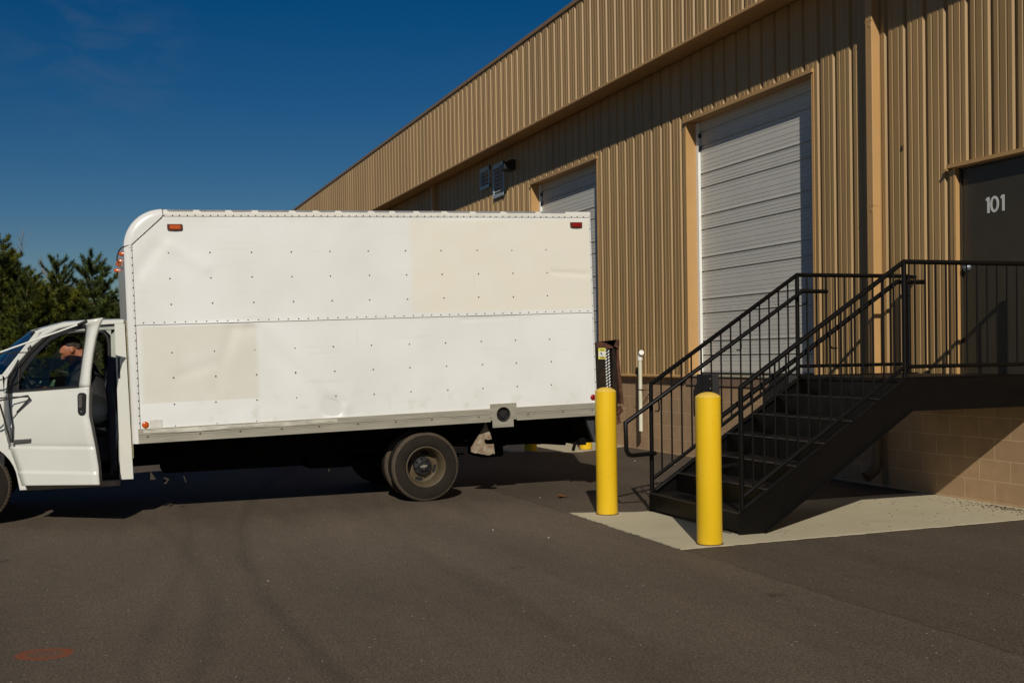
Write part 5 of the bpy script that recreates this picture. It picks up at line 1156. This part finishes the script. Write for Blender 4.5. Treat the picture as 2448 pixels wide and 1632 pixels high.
def bare(name, h, seed):
    rnd = random.Random(seed); tk = MB(); root = bpy.data.objects.new(name, None); COL.objects.link(root); tw = MB()
    def grow(p, d, L, r, lv):
        pts = [p.copy()]
        for j in range(4): d = (d+Vector((rnd.uniform(-.16, .16), rnd.uniform(-.16, .16), .05))).normalized(); p = p+d*L/4; pts.append(p.copy())
        (tk if lv < 2 else tw).tube(pts, [r, r*.85, r*.7, r*.6, r*.5], 5 if lv < 2 else 3, caps=False)
        if lv < 4:
            for k in range(5 if lv < 3 else 4):
                q = pts[rnd.randint(1, 4)]; a = rnd.random()*6.28; e = Vector((math.cos(a), math.sin(a), 0)); grow(q.copy(), (d*.9+e*.65+Vector((0, 0, .3))).normalized(), L*(.52+.16*rnd.random()), max(r*.52, .0075), lv+1)
    grow(Vector((0, 0, 0)), Vector((0, 0, 1)), h*.48, .05, 0)
    o2 = tk.build('trunk', M['bark'], root, recalc=False); o2.location = (0, 0, 0); o2 = tw.build('crown', M['twig'], root, recalc=False); o2.location = (0, 0, 0)
    return root
GZ = -.04
P1 = pine('pine_tree', 5.35, 2.1, 31, M['needle'], up=.6, dens=1.7, ex=.8); P2 = pine('pine_tree', 4.75, 1.25, 11, M['needle2'], up=.75, dens=1.0); P3 = pine('pine_tree', 4.6, .95, 23, M['needle'], up=.85, dens=1.1)
D1 = bare('bare_tree', 5.4, 3)
spots = [  # proto, x, y, scale, rot, label
    (P1, -38.5, -10.55, 1.0, 20, 'tallest dense pine at the left edge of the picture, above the cab windscreen'),
    (P3, -37.0, -8.93, 1.0, 80, 'slim pointed pine between the tall left pine and the leafless tree'),
    (P2, -37.5, -7.93, 1.0, 10, 'open pine with separate upswept branches nearest the front of the truck box'),
    (P1, -44.0, -9.3, .80, 140, 'pine standing behind the slim pointed one'),
    (P1, -43.5, -8.2, .66, 210, 'low dense pine behind the open one, above the cab roof'),
    (P3, -36.2, -9.75, .86, 200, 'short pine in front of the tall left one'),
    (P2, -41.0, -7.1, .78, 95, 'small pine half hidden by the front of the truck box'),
    (P1, -40.5, -13.0, 1.1, 60, 'tall pine outside the left edge, beside the tallest one'),
    (P1, -40.6, -10.7, 1.0, 200, 'pine of nearly the same height just behind the tallest left one'),
    (P1, -36.5, -15.8, .9, 250, 'bushy pine further left outside the picture'),
    (P3, -39.5, -11.9, 1.1, 30, 'slender pine between the two tall ones at the far left'),
    (P1, -35.0, -19.0, 1.05, 100, 'broad pine at the far left of the tree row'),
    (P2, -46.0, -5.2, 1.0, 300, 'pine hidden behind the truck box'),
    (P1, -45.5, -2.5, .8, 20, 'pine hidden behind the truck box nearest the warehouse'),
]
for x, y, sc_, k_, lab in ((-39.8, -9.5, .62, 0, 'low pine filling the gap right of the tallest left pine'), (-41.5, -8.75, .70, 1, 'small pine tucked behind the slim pointed pine'), (-40.2, -7.45, .62, 0, 'low bushy pine at the foot of the open pine, against the truck box'),
    (-42.5, -10.0, .82, 0, 'medium pine showing behind the right flank of the tallest pine'), (-38.9, -8.35, .55, 1, 'smallest pine, low between the slim and the open pine'), (-44.5, -7.5, .72, 0, 'pine deep behind the open pine, seen through its gaps'),
    (-46.5, -8.9, .86, 0, 'farthest pine, behind the leafless tree'), (-40.8, -11.3, .9, 0, 'pine at the very left edge, behind the tallest one'), (-43.5, -6.6, .62, 1, 'small pine just hidden by the front corner of the truck box'), (-38.2, -11.6, .7, 0, 'low pine in front at the far left edge')):
    spots.append(((P1, P2)[k_], x, y, sc_, (x*57+y*91) % 360, lab))
used = set()
for pr_, x, y, sc_, ro, lab in spots:
    o = pr_ if pr_ not in used else copy_tree(pr_); used.add(pr_)
    o.location = (x, y, GZ); o.scale = (sc_,)*3; o.rotation_euler = (0, 0, R(ro)); o['label'] = lab; o['category'] = 'tree'; o['group'] = 'pine trees beyond the car park'
for i, (x, y, sc_, ro, lab) in enumerate(((-39.6, -8.60, .93, 0, 'leafless tree rising between the slim pine and the open pine'), (-44.5, -10.9, 1.18, 120, 'leafless tree standing behind the tallest left pine'), (-47.0, -7.0, .9, 200, 'leafless tree beside the front edge of the truck box'))):
    o = D1 if i == 0 else copy_tree(D1); o.location = (x, y, GZ); o.scale = (sc_,)*3; o.rotation_euler = (0, 0, R(ro)); o['label'] = lab; o['category'] = 'tree'; o['group'] = 'leafless trees among the pines'
# undergrowth: shrubs and brambles that read as one mass
ug = MB(); rnd = random.Random(77)
for k in range(1500):
    x = rnd.uniform(-52, -35.3); y = rnd.uniform(-22, -1); hh = rnd.uniform(.7, 3.3)*(1 if x < -38 else .6)
    for j in range(46):
        a = rnd.random()*6.28; rr = .42*math.sqrt(rnd.random()); z = hh*rnd.random()**.8; p = Vector((x+rr*math.cos(a), y+rr*math.sin(a), z)); d = Vector((rnd.uniform(-1, 1), rnd.uniform(-1, 1), rnd.uniform(-.2, 1))).normalized()*rnd.uniform(.07, .16); s_ = d.orthogonal().normalized()*.03
        ug.add([p-s_, p+d*.5+s_*.6, p+d, p+d*.5-s_], [(0, 1, 2, 3)])
tag(ug.build('undergrowth', M['brush'], recalc=False), 'brownish brambles and scrub under the pines', 'undergrowth', kind='stuff')
